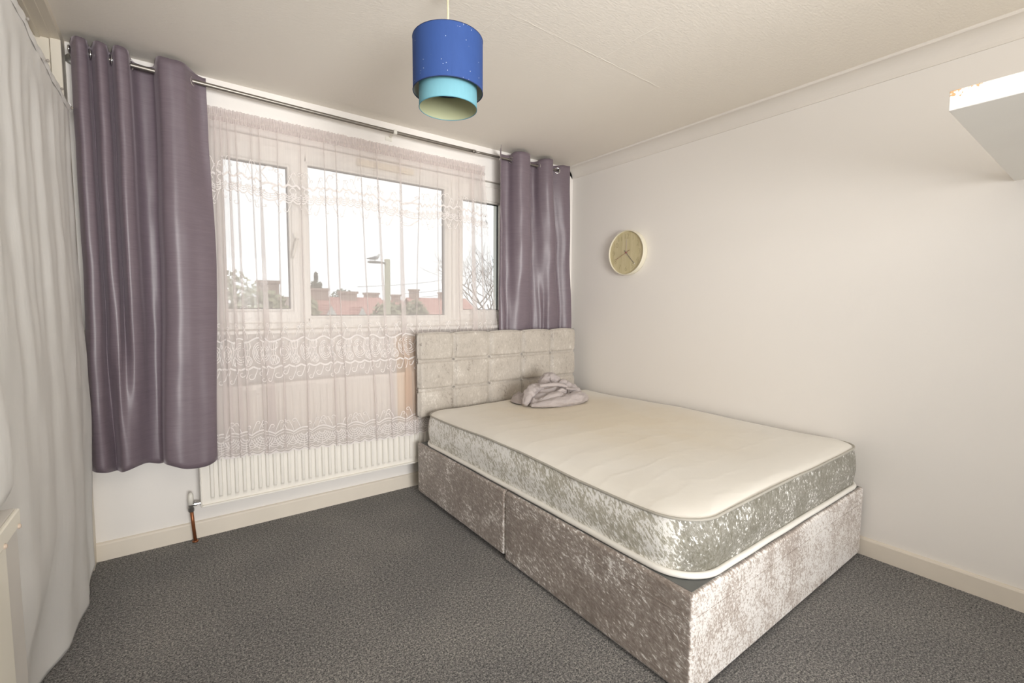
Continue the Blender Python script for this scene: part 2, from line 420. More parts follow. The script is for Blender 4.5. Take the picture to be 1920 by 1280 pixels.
# skirting boards with a chamfered top
def skirting(name, a, b, nrm, hgt=.088, th=.016):
    a, b, n = Vector(a), Vector(b), Vector(nrm); up = Vector((0, 0, 1)); vs = []; fs = []
    pr = [(0, 0), (th, 0), (th, hgt-.010), (th-.003, hgt-.004), (th-.009, hgt), (0, hgt)]
    for p in (a, b):
        for (o, z) in pr: vs.append(p+n*o+up*z)
    k = len(pr)
    for i in range(k-1): fs.append((i, i+1, k+i+1, k+i))
    fs += [tuple(range(k)), tuple(range(2*k-1, k-1, -1))]
    return mk(name, vs, fs, base_m, kind='structure')
skirting('baseboard_back', (XL, 0, 0), (0, 0, 0), (0, -1, 0))
skirting('baseboard_right', (0, 0, 0), (0, YF, 0), (-1, 0, 0))
# plaster coving on the right wall
vs = []; fs = []; C = .076
prof = [(0, -C-.006), (-.006, -C-.006), (-.006, -C)]
for i in range(13):
    t = i/12*PI/2; prof.append((-C+ (C-.006)*math.cos(t) - 0, -C+ (C-.006)*math.sin(t)) if False else (-.006-(C-.012)*(1-math.cos(t)), -C+(C-.012)*math.sin(t)))
prof += [(-C-.0, -.012), (-C-.004, -.008), (-C-.004, 0)]
for y in (0, YF):
    for (x, z) in prof: vs.append((x, y, H+z))
k = len(prof)
for i in range(k-1): fs.append((i, i+1, k+i+1, k+i))
fs.append(tuple(range(k)))
mk('trim_1', vs, fs, cove_m, kind='structure', label='white plaster coving along the right wall')

# ------------------------------------------------------------------ window
wr = root('window_1', (-1.625, .05, WZ0), 'wide white three-light plastic window behind the lace', None, None, 'structure')
def frame_rect(g, x0, x1, z0, z1, t, y0, y1, bev=.005):
    """mitred rectangular frame: outer rectangle, member width t (l, r, b, t)"""
    l, r, b, tp = t
    o = [(x0, z0), (x1, z0), (x1, z1), (x0, z1)]; i = [(x0+l, z0+b), (x1-r, z0+b), (x1-r, z1-tp), (x0+l, z1-tp)]
    ci = [(x0+bev, z0+bev), (x1-bev, z0+bev), (x1-bev, z1-bev), (x0+bev, z1-bev)]
    gi = [(x0+l-bev, z0+b-bev), (x1-r+bev, z0+b-bev), (x1-r+bev, z1-tp+bev), (x0+l-bev, z1-tp+bev)]
    rings = [[(x, y1, z) for x, z in o], [(x, y0+bev, z) for x, z in o], [(x, y0, z) for x, z in ci], [(x, y0, z) for x, z in gi], [(x, y0+bev, z) for x, z in i], [(x, y1, z) for x, z in i]]
    vs = [p for r_ in rings for p in r_]; fs = []
    for a in range(6):
        b2 = (a+1) % 6
        for q in range(4): fs.append((a*4+q, a*4+(q+1) % 4, b2*4+(q+1) % 4, b2*4+q))
    g.add(vs, fs); return g
frame_rect(G(), WX0, WX1, WZ0+.012, WZ1-.004, (.035, .035, .04, .045), .018, .10).mk('outer_frame', upvc_m, wr)
G().box(-2.118, -2.094, .018, .10, WZ0+.05, WZ1-.045, .003, 1).mk('mullion', upvc_m, wr)
G().box(-1.168, -1.142, .018, .10, WZ0+.05, WZ1-.045, .003, 1).mk('mullion', upvc_m, wr)
def sash(x0, x1, z0, z1, gx0, gx1, gz0, gz1, name, y0):
    s = frame_rect(G(), x0, x1, z0, z1, (gx0-x0-.012, x1-gx1-.012, gz0-z0-.012, z1-gz1-.012), y0, .095).mk(name, upvc_m, wr)
    frame_rect(G(), gx0-.0125, gx1+.0125, gz0-.0125, gz1+.0125, (.0125,)*4, y0+.006, y0+.05, .003).mk('glazing_bead', upvc_m, s)
    frame_rect(G(), gx0-.004, gx1+.004, gz0-.004, gz1+.004, (.0075,)*4, y0+.030, y0+.045, .001).mk('gasket', gasket_m, s)
    G().box(gx0-.003, gx1+.003, y0+.036, y0+.042, gz0-.003, gz1+.003).mk('pane', glass_m, s)
    return s
sl = sash(-2.588, -2.117, 1.122, 2.098, -2.50, -2.190, 1.203, 1.996, 'opening_sash', .004)
sash(-2.095, -1.167, 1.122, 2.098, -2.078, -1.190, 1.163, 2.032, 'fixed_light', .020)
sr = sash(-1.143, -.662, 1.122, 2.098, -1.054, -.735, 1.200, 1.982, 'opening_sash', .004)
g = G().box(-2.170, -2.148, -.006, .006, 1.555, 1.635, .004, 2); g.tube([(-2.158, -.004, 1.595), (-2.158, -.030, 1.595)], .009)
h = g.mk('handle_base', white_plastic_m, sl)
g = G(); g.tube([(-2.156, -.030, 1.602), (-2.166, -.034, 1.565), (-2.178, -.036, 1.515), (-2.184, -.036, 1.488)], [.009, .0085, .008, .006]); g.mk('handle_lever', white_plastic_m, sl, smooth=True)
g = G().box(-.690+.0, -.668, -.006, .006, 1.555, 1.635, .004, 2); g.tube([(-.68, -.004, 1.595), (-.68, -.03, 1.595), (-.68, -.034, 1.49)], .008)
g.mk('handle', white_plastic_m, sr)
g = G().box(-1.80, -1.43, -.004, .020, 2.078, 2.116, .004, 2).box(-1.785, -1.445, -.009, -.003, 2.090, 2.104, .002, 1); g.mk('trickle_vent', vent_m, wr, label='yellowed trickle vent')
g = G().box(WX0+.0, WX1-.0, -.042, .10, WZ0-.012, WZ0+.012, .006, 3); g.mk('sill', upvc_m, wr)

# ------------------------------------------------------------------ radiator
rr = root('radiator', (-1.85, -.05, .187), 'long white ribbed panel radiator under the window', 'radiator')
RX0, RX1, RZ0, RZ1 = -2.655, -1.02, .187, .80
def rib(x):
    p = ((x-RX0-.028) / .0366); ph = p-math.floor(p)
    return (smooth01((ph-.22)/.12)-smooth01((ph-.66)/.12))
vs = []; fs = []
xs = []
n = int((RX1-RX0-.05)/.0366)
xs = [RX0, RX0+.012]
for i in range(n):
    b = RX0+.028+i*.0366
    xs += [b+.0366*q for q in (.12, .22, .28, .34, .5, .66, .72, .78, .9)]
xs += [RX1-.012, RX1]
zs = [RZ0+.010, RZ0+.022, RZ0+.034, RZ0+.046, RZ0+.058, RZ0+.3, RZ1-.075, RZ1-.063, RZ1-.05, RZ1-.03, RZ1-.02]
for z in zs:
    e = smooth01((z-RZ0-.028)/.022)*smooth01((RZ1-.045-z)/.022)
    for x in xs:
        vs.append((x, -.082-.012*rib(x)*e*(1 if RX0+.02 < x < RX1-.02 else 0), z))
nx = len(xs)
for j in range(len(zs)-1):
    for i in range(nx-1): fs.append((j*nx+i, j*nx+i+1, (j+1)*nx+i+1, (j+1)*nx+i))
mk('front_panel', vs, fs, rad_m, rr)
G().box(RX0, RX1, -.076, -.070, RZ0+.010, RZ1-.022).mk('inner_panel', rad_m, rr)
g = G()
g.box(RX0-.006, RX0, -.100, -.030, RZ0, RZ1, .004, 2); g.mk('side_cover', rad_m, rr)
g = G().box(RX1, RX1+.006, -.100, -.030, RZ0, RZ1, .004, 2); g.mk('side_cover', rad_m, rr)
g = G().box(RX0, RX1, -.100, -.074, RZ0, RZ0+.010, .003, 2); g.mk('bottom_rail', rad_m, rr)
g = G().box(RX0, RX1, -.100, -.090, RZ1-.022, RZ1, .003, 2).box(RX0, RX1, -.040, -.030, RZ1-.022, RZ1, .003, 2)
for i in range(54):
    x = RX0+.015+i*.030
    g.box(x, x+.010, -.092, -.038, RZ1-.006, RZ1-.002)
g.mk('top_grille', rad_m, rr)
for i in range(4):
    x = RX0+.17+i*.39
    G().box(x, x+.10, -.1015, -.0985, RZ1-.030, RZ1-.004, .001, 1).mk('grille_clip', rad_m, rr)
G().box(RX0+.01, RX1-.01, -.046, -.036, RZ0+.01, RZ1-.02).mk('rear_panel', rad_m, rr)
for x in (RX0+.2, RX1-.25): G().box(x, x+.04, -.036, 0, RZ0+.05, RZ1-.08).mk('wall_bracket', rad_m, rr)
vr = root('radiator_valve', (-2.695, -.055, 0), 'white-capped radiator valve on a copper pipe rising from the carpet', 'radiator valve')
g = G().tube([(-2.690, -.050, 0), (-2.697, -.053, .10), (-2.701, -.056, .178)], .0078, 14); g.tube([(-2.690, -.050, -.0), (-2.690, -.050, .006)], .014, 14); g.mk('copper_pipe', copper_m, vr, smooth=True)
g = G().lathe([(0, .165), (.012, .165), (.0135, .170), (.0135, .182), (.010, .185), (.010, .206), (.0, .206)], (-2.702, -.056, 0), seg=8); g.mk('compression_nut', brass_m, vr)
g = G().lathe([(0, .202), (.0115, .202), (.0118, .235), (.0108, .252), (.0075, .262), (0, .266)], (-2.702, -.056, 0), seg=20); g.mk('valve_cap', white_plastic_m, vr, smooth=True)
g = G().lathe([(0, 0), (.006, 0), (.006, .012), (.0085, .013), (.0115, .016), (.0115, .026), (.0085, .029), (.0065, .030), (.0065, .046), (0, .046)], (-2.704, -.056, .201), 'x', 12); g.mk('union_nut', chrome_m, vr)

# ------------------------------------------------------------------ lace curtain
LZT, LZB = 2.205, .430
# pleats: x at top, x at bottom, width at top, width at bottom (bunched at the left end)
PL = [(-2.558, -2.575, .006, .016), (-2.53, -2.54, .008, .020), (-2.505, -2.515, .008, .018), (-2.475, -2.47, .008, .022), (-2.44, -2.435, .006, .016),
      (-2.375, -2.36, .004, .010), (-2.335, -2.325, .004, .050), (-2.245, -2.262, .004, .012), (-2.13, -2.14, .005, .010),
      (-2.007, -1.985, .004, .012), (-1.94, -1.925, .006, .010), (-1.80, -1.745, .005, .012), (-1.70, -1.635, .008, .028),
      (-1.545, -1.53, .012, .055), (-1.405, -1.475, .004, .012), (-1.285, -1.275, .004, .010), (-1.12, -1.12, .008, .012),
      (-1.01, -.985, .020, .060), (-.945, -.90, .010, .016)]
LX0T, LX0B, LX1T, LX1B = -2.572, -2.590, -.912, -.735
def lace_y(z):
    if z > 1.14: return -.046-.010*smooth01((1.5-z)/.4)
    if z > 1.05: return -.056-.004
    return lerp(-.1125, -.060, smooth01((z-.80)/.22))
def lace_nodes(z):
    t = (LZT-z)/(LZT-LZB); y0 = lace_y(z)
    nodes = [(0., lerp(LX0T, LX0B, t), y0)]; s = 0; px = LX0B; pxx = nodes[0][1]
    for i, (xt, xb, wt, wb) in enumerate(PL):
        x = lerp(xt, xb, t); w = lerp(wt, wb, t**1.3)
        gap = max(.004, (xb-wb/2)-px); s1 = s+gap+wb
        for q in (.25, .5, .75):   # flat run with a slight billow
            nodes.append((lerp(s, s1, q), lerp(pxx, x+w/2, q), y0+.004*math.sin(q*PI)*math.sin(i*2.3+z*3)))
        nodes.append((s1, x+w/2, y0)); nodes.append((s1+.001, x+w/2+.0008, y0-.0018))
        nodes.append((s1+.5*wb, x, y0-.0035)); nodes.append((s1+wb, x-w/2, y0-.004)); nodes.append((s1+wb+.001, x-w/2-.0008, y0-.0062)); nodes.append((s1+wb*1.5, x, y0-.0085))
        nodes.append((s1+2*wb, x+w/2, y0-.006))
        s = s1+2*wb; px = xb+wb/2; pxx = x+w/2
    s1 = s+max(.01, LX1B-px)
    nodes.append((lerp(s, s1, .5), lerp(pxx, lerp(LX1T, LX1B, t), .5), y0)); nodes.append((s1, lerp(LX1T, LX1B, t), y0))
    return nodes
_ncache = {}
def lace_P(s, z):
    k = round(z*200)
    if k not in _ncache: _ncache[k] = lace_nodes(k/200)
    N = _ncache[k]; lo, hi = 0, len(N)-1
    s = max(0, min(s, N[-1][0]))
    while hi-lo > 1:
        m = (lo+hi)//2
        if N[m][0] <= s: lo = m
        else: hi = m
    a, b = N[lo], N[hi]; q = (s-a[0])/max(1e-9, b[0]-a[0])
    return Vector((lerp(a[1], b[1], q), lerp(a[2], b[2], q), z))
NODE_S = [n_[0] for n_ in lace_nodes(1.)]; LS = NODE_S[-1]
SC = .058      # scallop pitch along the cloth
def hem_z(s):  # scalloped lower edge, drifting like in the photo
    base = .430+.02*math.cos(s*2.1)-.012
    return base-.014*abs(math.sin(PI*s/SC))
sv = sorted(set([round(LS*i/420, 5) for i in range(421)] + [round(q, 5) for q in NODE_S]))
rows = 46; vs = []; fs = []; dens = []; peach = []
for j in range(rows+1):
    q = j/rows
    for s in sv:
        z = lerp(LZT-.03, hem_z(s), q); p = lace_P(s, z); vs.append(p)
        bunch = smooth01((-2.43-p.x)/.08)*.10
        top = .18*smooth01((z-1.98)/.2)
        low = .14*smooth01((1.0-z)/.1)
        dens.append(bunch+top+low)
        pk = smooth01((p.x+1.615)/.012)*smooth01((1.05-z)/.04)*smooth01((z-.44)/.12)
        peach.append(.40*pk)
ns = len(sv)
for j in range(rows):
    for i in range(ns-1): fs.append((j*ns+i, j*ns+i+1, (j+1)*ns+i+1, (j+1)*ns+i))
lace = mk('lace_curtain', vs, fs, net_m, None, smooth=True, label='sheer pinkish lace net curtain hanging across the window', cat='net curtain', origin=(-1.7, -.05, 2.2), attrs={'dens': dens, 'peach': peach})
# gathered heading with a ruffled top edge
vs = []; fs = []; dens = []; nh = 620
for j in range(7):
    for i in range(nh+1):
        u = i/nh; x = lerp(LX0T, LX1T, u)
        a = .006 if j in (0, 6) else .0035
        zt = 2.152+j*.011+(.006*noise.noise((u*90, j*.2, 0)) if j == 6 else 0)
        vs.append((x+.002*math.sin(i*1.9+j), -.052-a*math.sin(i*2*PI/6.3+1.5*noise.noise((u*60, 0, j*.05))), zt)); dens.append(.10 if j > 2 else -.15)
for j in range(6):
    for i in range(nh): k = j*(nh+1)+i; fs.append((k, k+1, k+nh+2, k+nh+1))
mk('gathered_heading', vs, fs, header_m, lace, smooth=True, attrs={'dens': dens, 'peach': [0]*len(dens)})

# embroidery: motif strokes in cloth coordinates, laid on the net as thin raised ribbons
def arc(cx, cz, r, a0, a1, n=10, sx=1): return [(cx+sx*r*math.cos(lerp(a0, a1, i/n)), cz+r*math.sin(lerp(a0, a1, i/n))) for i in range(n+1)]
def curl(x, z, hgt, dirx, up=1, turns=1.1, r=.012):
    """a tendril that rises and hooks over"""
    pts = []
    for i in range(9):
        t = i/8; pts.append((x+dirx*.35*hgt*math.sin(t*PI*.5)*t, z+up*hgt*t))
    cx, cz = pts[-1][0]+dirx*r, pts[-1][1]
    for i in range(1, 11):
        a = PI-(turns*2*PI)*i/10*.75; rr_ = r*(1-.05*i)
        pts.append((cx+dirx*rr_*math.cos(a), cz+up*rr_*math.sin(a)))
    return pts
class Emb:
    def __init__(s, k=1.05): s.g = G(); s.k = k
    def stroke(s, pts, w, zoff=0, taper=False):
        vs = []; fs = []; n = len(pts); w *= s.k
        P = []
        for (a, z) in pts:
            if a < 0 or a > LS: return
            P.append(lace_P(a, z))
        for i, p in enumerate(P):
            a0, a1 = pts[max(i-1, 0)], pts[min(i+1, n-1)]; dx, dz = a1[0]-a0[0], a1[1]-a0[1]; L = math.hypot(dx, dz) or 1
            ww = w*(1 if not taper else .45+.55*math.sin(PI*(i+.5)/n)); ox, oz = -dz/L*ww/2, dx/L*ww/2
            q1 = lace_P(pts[i][0]+ox, pts[i][1]+oz); q2 = lace_P(pts[i][0]-ox, pts[i][1]-oz)
            o = Vector((0, -.0008, 0)); vs += [q1+o, q2+o]
            if i: k = 2*i; fs.append((k-2, k, k+1, k-1))
        s.g.add(vs, fs)
rnd = random.Random(3)
e = Emb(1.25)      # upper garland
L = .098; ZU = lambda s: 1.862+.012*math.sin(s*7)
k = 0; s0 = .0
while s0 < LS:
    zc = ZU(s0)
    e.stroke([(s0+L*i/12, zc+.022+.012*math.sin(PI*i/12)*(1 if k % 2 else .4)-.006*math.cos(i*1.1)) for i in range(13)], .0085)
    e.stroke([(s0+L*i/12, zc-.046-.016*abs(math.sin(2*PI*i/12))) for i in range(13)], .0055)
    for q in (.016, .027, .038): e.stroke(arc(s0+L*.28, zc-.010, q, PI*1.02, PI*2.05, 10), .0036)
    for q in (.014, .024, .034): e.stroke(arc(s0+L*.78, zc-.012, q, PI*.95, PI*1.98, 10), .0036)
    for a in range(5):
        t = PI*(1.12+.19*a); e.stroke([(s0+L*.28+.014*math.cos(t), zc-.010+.014*math.sin(t)), (s0+L*.28+.042*math.cos(t), zc-.010+.040*math.sin(t))], .003)
        e.stroke([(s0+L*.78+.012*math.cos(t), zc-.012+.012*math.sin(t)), (s0+L*.78+.036*math.cos(t), zc-.012+.036*math.sin(t))], .003)
    e.stroke(arc(s0+L*.5, zc+.004, .016, 0, PI*1.6, 9), .004)
    d = 1 if k % 2 else -1
    e.stroke(curl(s0+L*.22, zc+.03, .045+.02*rnd.random(), d, 1), .0032, taper=True)
    e.stroke(curl(s0+L*.62, zc+.03, .030+.02*rnd.random(), -d, 1, r=.010), .0032, taper=True)
    e.stroke(curl(s0+L*.90, zc+.03, .06+.02*rnd.random(), d, 1, r=.014), .0030, taper=True)
    e.stroke(curl(s0+L*.40, zc-.055, .045+.02*rnd.random(), -d, -1), .0032, taper=True)
    e.stroke(curl(s0+L*.85, zc-.055, .03+.015*rnd.random(), d, -1, r=.009), .003, taper=True)
    s0 += L; k += 1
o = e.g.mk('upper_embroidery', thread_m, lace, kind='stuff')
e = Emb()      # middle band
L = .125; s0 = 0; k = 0
while s0 < LS:
    zt, zb = 1.035, .895
    e.stroke([(s0+L*i/14, zt+.012*math.sin(2*PI*i/14)) for i in range(15)], .0075)
    e.stroke([(s0+L*i/14, zb-.012*abs(math.sin(2*PI*i/14))) for i in range(15)], .0085)
    for q in (.020, .032, .044, .056): e.stroke(arc(s0+L*.30, .965, q, PI*.45, PI*1.55, 12, .62), .0042)
    for q in (.018, .030, .042): e.stroke(arc(s0+L*.36, .965, q, -PI*.5, PI*.42, 12, .7), .0042)
    for a in range(6): e.stroke([(s0+L*(.62+.06*a), zt-.004), (s0+L*(.52+.07*a), .97), (s0+L*(.60+.06*a), zb+.01)], .0032)
    e.stroke(arc(s0+L*.80, 1.005, .024, 0, PI*2, 14, .8), .004); e.stroke(arc(s0+L*.80, .925, .026, 0, PI*2, 14, .8), .004)
    for a in range(4):
        t = a*PI/2+.5; e.stroke([(s0+L*.80, .925), (s0+L*.80+.02*math.cos(t), .925+.025*math.sin(t))], .003)
    d = 1 if k % 2 else -1
    e.stroke(curl(s0+L*.2, zt+.01, .055, d, 1, r=.011), .0036, taper=True); e.stroke(curl(s0+L*.55, zt+.01, .035, -d, 1, r=.009), .0036, taper=True)
    e.stroke(curl(s0+L*.85, zt+.01, .07, d, 1, r=.012), .0032, taper=True)
    e.stroke(curl(s0+L*.15, zb-.01, .040, -1, -1, r=.018), .0045, taper=True); e.stroke(curl(s0+L*.50, zb-.01, .026, -1, -1, r=.015), .0045, taper=True)
    e.stroke(curl(s0+L*.80, zb-.01, .060, -1, -1, r=.013), .0038, taper=True)
    s0 += L; k += 1
e.g.mk('middle_embroidery', thread_m, lace, kind='stuff')
e = Emb()      # scalloped hem
L = SC*2; s0 = 0; k = 0
while s0 < LS:
    zh = hem_z(s0+SC*.0001)
    for j in range(2):
        c = s0+SC*(j+.0); n_ = 10
        e.stroke([(c+SC*i/n_, hem_z(c+SC*i/n_)+.003) for i in range(n_+1)], .0075)
        e.stroke([(c+SC*i/n_, hem_z(c+SC*i/n_)+.017) for i in range(n_+1)], .0035)
    c = s0+SC; zc = hem_z(c)+.095
    for q in (.022, .035, .048, .061, .074): e.stroke(arc(c, zc, q, PI*1.08, PI*1.92, 12, .80), .0040)
    for a in range(7):
        t = PI*(1.14+.12*a); e.stroke([(c+.8*.016*math.cos(t), zc+.016*math.sin(t)), (c+.8*.090*math.cos(t), zc+.085*math.sin(t))], .0032)
    e.stroke([(s0+L*i/14, zc+.004+.022*abs(math.sin(PI*i/14))) for i in range(15)], .0070)
    e.stroke([(s0+L*i/14, zc-.010+.020*abs(math.sin(PI*i/14))) for i in range(15)], .0035)
    for q in (.012, .024, .036): e.stroke(arc(s0, zc-.03, q, PI*1.15, PI*1.85, 8), .0036)
    d = 1 if k % 2 else -1
    e.stroke(curl(c-.02, zc+.02, .050, d, 1, r=.013), .0042, taper=True); e.stroke(curl(c+.025, zc+.016, .030, -d, 1, r=.012), .0042, taper=True)
    e.stroke(curl(s0+.004, zc+.006, .062, d, 1, r=.010), .0038, taper=True)
    s0 += L; k += 1
e.g.mk('hem_embroidery', thread_m, lace, kind='stuff')
# stretch wire that carries the lace
g = G().tube([(LX0T-.03, -.012, 2.178), (LX0T, -.046, 2.178), (LX1T, -.046, 2.178), (LX1T+.03, -.012, 2.178)], .0022, 6); g.mk('stretch_wire', white_plastic_m, lace)

# ------------------------------------------------------------------ eyelet curtains and rod
ROD = lambda x: 2.312-.012*(x+3.05)/2.8-.014*math.sin(PI*(x+3.05)/2.85)
RY = -.082
g = G(); pts = [(-3.055+i*.06, RY, ROD(-3.055+i*.06)) for i in range(35)]; g.tube(pts, .0105, 14)
rod = g.mk('curtain_rod', steel_m, None, smooth=True, label='long thin grey metal curtain rod above the window', cat='curtain rod', origin=(-1.6, RY, 2.3))
g = G(); pts = [(-1.02+i*.06, RY, ROD(-1.02+i*.06)) for i in range(14)]; g.tube(pts, .0082, 14); g.tube([(-1.03, RY, ROD(-1.03)), (-1.012, RY, ROD(-1.012))], .0118, 14)
g.mk('inner_tube', steel_m, rod, smooth=True)
for x, m, nm in ((-3.052, chrome_m, 'end_bracket'), (-.238, steel_m, 'end_bracket')):
    g = G(); g.torus((x, RY, ROD(x)), (1, 0, 0), .013, .004, 18, 8); g.tube([(x, RY+.014, ROD(x)-.002), (x, 0, ROD(x)-.01)], .006, 10); g.lathe([(0, -.006), (.024, -.006), (.026, -.003), (.026, 0), (0, 0)], (x, 0, ROD(x)-.01), 'y', 20)
    g.mk(nm, m, rod, smooth=True)
x = -1.591; g = G().box(x-.011, x+.011, RY-.014, RY+.014, ROD(x)-.014, ROD(x)+.013, .004, 2).box(x-.006, x+.006, RY+.010, -.002, ROD(x)-.012, ROD(x)+.0, .002, 1).box(x-.030, x+.012, -.006, 0, ROD(x)-.032, ROD(x)-.006, .002, 1)
g.mk('centre_bracket', white_plastic_m, rod)

def curtain(name, label, keys, z_of, ztop_fn, nrow, eyelets, origin, wr=0., hem_fn=None):
    """keys: list of (t, [(x,y)...]) plan curves from top (t=0) to bottom (t=1)"""
    sub = 9; vs = []; fs = []
    curves = [(t, catmull([(x, y, 0) for x, y in c], sub)) for t, c in keys]
    n = len(curves[0][1])
    for j in range(nrow+1):
        t = j/nrow
        for a in range(len(curves)-1):
            if curves[a][0] <= t <= curves[a+1][0]+1e-9: break
        t0, c0 = curves[a]; t1, c1 = curves[a+1]; q = smooth01((t-t0)/(t1-t0))
        for i in range(n):
            p = c0[i].lerp(c1[i], q); u = i/(n-1)
            zt = ztop_fn(u, p); zb = z_of(u)
            z = lerp(zt, zb, t)
            wv = wr*noise.noise((p.x*4.2+5, z*2.2, 3.3))+wr*.45*noise.noise((p.x*13, z*6.5, 9))
            hd = 1.-math.exp(-t*18)
            vs.append((p.x+.35*wv*hd, p.y+wv*hd, z))
    for j in range(nrow):
        for i in range(n-1): fs.append((j*n+i, j*n+i+1, (j+1)*n+i+1, (j+1)*n+i))
    o = mk(name, vs, fs, curtain_m, None, smooth=True, label=label, cat='curtain', origin=origin)
    sm = o.modifiers.new('cloth thickness', 'SOLIDIFY'); sm.thickness = .0022; sm.offset = 0
    c0 = curves[0][1]
    for (ex, sgn, nr) in eyelets:
        g = G(); g.torus((ex, RY, ROD(ex)-.001), nr, .0205, .0045, 24, 8); g.mk('eyelet', chrome_m, o, smooth=True)
    return o
LT = [(-3.052, -.045), (-3.045, -.095), (-3.022, -.138), (-2.995, -.125), (-2.985, -.075), (-2.958, -.140), (-2.930, -.128), (-2.918, -.075), (-2.895, -.148), (-2.858, -.135), (-2.848, -.075), (-2.830, -.038), (-2.795, -.032), (-2.768, -.045), (-2.760, -.095), (-2.745, -.142), (-2.712, -.158), (-2.680, -.154), (-2.650, -.140), (-2.622, -.095), (-2.595, -.070), (-2.562, -.068)]
LM = [(-3.055, -.045), (-3.050, -.095), (-3.028, -.145), (-2.995, -.130), (-2.985, -.070), (-2.962, -.140), (-2.930, -.128), (-2.918, -.065), (-2.895, -.150), (-2.858, -.130), (-2.845, -.075), (-2.825, -.045), (-2.800, -.040), (-2.778, -.050), (-2.768, -.090), (-2.755, -.145), (-2.718, -.172), (-2.675, -.165), (-2.635, -.145), (-2.600, -.130), (-2.570, -.110), (-2.550, -.090)]
LB = [(-3.068, -.055), (-3.062, -.095), (-3.045, -.135), (-3.015, -.140), (-2.990, -.100), (-2.978, -.080), (-2.955, -.140), (-2.925, -.145), (-2.890, -.115), (-2.865, -.085), (-2.845, -.070), (-2.825, -.065), (-2.812, -.068), (-2.800, -.090), (-2.798, -.135), (-2.785, -.178), (-2.740, -.196), (-2.695, -.190), (-2.655, -.178), (-2.622, -.172), (-2.598, -.160), (-2.586, -.145)]
def ztl(u, p): return 2.352-.012*smooth01((p.y+.12)/.06)+.006*noise.noise((p.x*22, 1, 2))
curtain('curtain', 'wide mauve silky curtain hanging left of the lace, above bare wall and carpet', [(0, LT), (.12, LT), (.45, LM), (1, LB)], lambda u: .455-.022*smooth01((u-.7)/.1)+.01*math.sin(u*20), ztl, 70,
        [(-2.848, 1, (1, -.25, 0)), (-2.757, 1, (1, .25, .1)), (-2.616, 1, (1, -.7, .05)), (-2.988, 1, (1, .3, 0)), (-2.918, 1, (1, .3, 0))], (-2.81, -.1, 2.35), .010)
RT = [(-.838, -.150), (-.822, -.128), (-.800, -.085), (-.770, -.050), (-.735, -.045), (-.705, -.060), (-.690, -.105), (-.660, -.145), (-.600, -.150), (-.560, -.130), (-.540, -.085), (-.535, -.045), (-.490, -.038), (-.455, -.048), (-.440, -.095), (-.400, -.142), (-.345, -.140), (-.325, -.085), (-.305, -.045), (-.272, -.064), (-.245, -.0805), (-.205, -.098), (-.135, -.108)]
RM = [(-.825, -.120), (-.815, -.130), (-.790, -.105), (-.765, -.060), (-.735, -.050), (-.705, -.065), (-.680, -.110), (-.640, -.145), (-.580, -.150), (-.535, -.120), (-.520, -.075), (-.500, -.050), (-.470, -.045), (-.440, -.065), (-.400, -.110), (-.350, -.135), (-.300, -.130), (-.260, -.080), (-.235, -.055), (-.210, -.058), (-.180, -.080), (-.150, -.095), (-.115, -.095)]
RB = [(-.800, -.075), (-.790, -.090), (-.765, -.095), (-.740, -.065), (-.715, -.055), (-.690, -.070), (-.650, -.095), (-.610, -.102), (-.550, -.098), (-.505, -.080), (-.480, -.058), (-.455, -.052), (-.425, -.065), (-.395, -.085), (-.360, -.060), (-.330, -.090), (-.280, -.100), (-.230, -.092), (-.200, -.065), (-.175, -.058), (-.145, -.075), (-.110, -.085), (-.068, -.080)]
def ztr(u, p): return 2.348-.014*smooth01((p.y+.12)/.06)+.010*math.exp(-((p.x+.838)/.012)**2)+.004*noise.noise((p.x*22, 1, 7))
curtain('curtain', 'narrower mauve silky curtain in the right corner, tucked behind the headboard', [(0, RT), (.10, RT), (.45, RM), (.92, RB), (1, RB)], lambda u: .93, ztr, 70,
        [(-.797, 1, (1, -.6, 0)), (-.697, 1, (1, .5, 0)), (-.540, 1, (1, .1, 0)), (-.443, 1, (1, .4, 0)), (-.325, 1, (1, .3, 0)), (-.247, 1, (.47, .88, 0))], (-.45, -.1, 2.35), .012)

# ------------------------------------------------------------------ bed
BX0, BX1, BY0, BY1, BZ = -1.503, -.030, -.175, -2.128, .349
br = root('divan_base', ((BX0+BX1)/2, (BY0+BY1)/2, 0), 'two-part taupe crushed velvet divan base standing on the carpet', 'bed base')
ym = -1.139
for (ya, yb, zf) in ((BY0, ym+.004, .028), (ym-.004, BY1, .012)):
    bm = bmesh.new(); bmesh.ops.create_cube(bm, size=1)
    for v in bm.verts: v.co = Vector((lerp(BX0, BX1, v.co.x+.5), lerp(yb, ya, v.co.y+.5), lerp(zf, BZ, v.co.z+.5)))
    bmesh.ops.bevel(bm, geom=bm.edges[:], offset=.014, segments=4, affect='EDGES', profile=.5)
    s_ = G().bm(bm).mk('base_section', base_velvet, br, smooth=True)
    m = s_.modifiers.new('wn', 'WEIGHTED_NORMAL')
    G().box(BX0+.016, BX1-.016, yb+.016, ya-.016, BZ-.004, BZ+.0012).mk('platform_cloth', platform_m, s_)
    # raised upholstery seam running round below the top edge
    g = G().box(BX0-.0014, BX0+.002, yb+.02, ya-.02, BZ-.078, BZ-.075)
    if yb == BY1: g.box(BX0+.02, BX1-.02, BY1-.0014, BY1+.002, BZ-.078, BZ-.075)
    g.mk('seam', base_velvet, s_)
    for x in (BX0+.06, BX1-.06):
        for y in (ya-.07, yb+.07): G().lathe([(0, 0), (.022, 0), (.024, .004), (.020, zf+.004), (0, zf+.004)], (x, y, 0), seg=14).mk('glide', black_m, br)

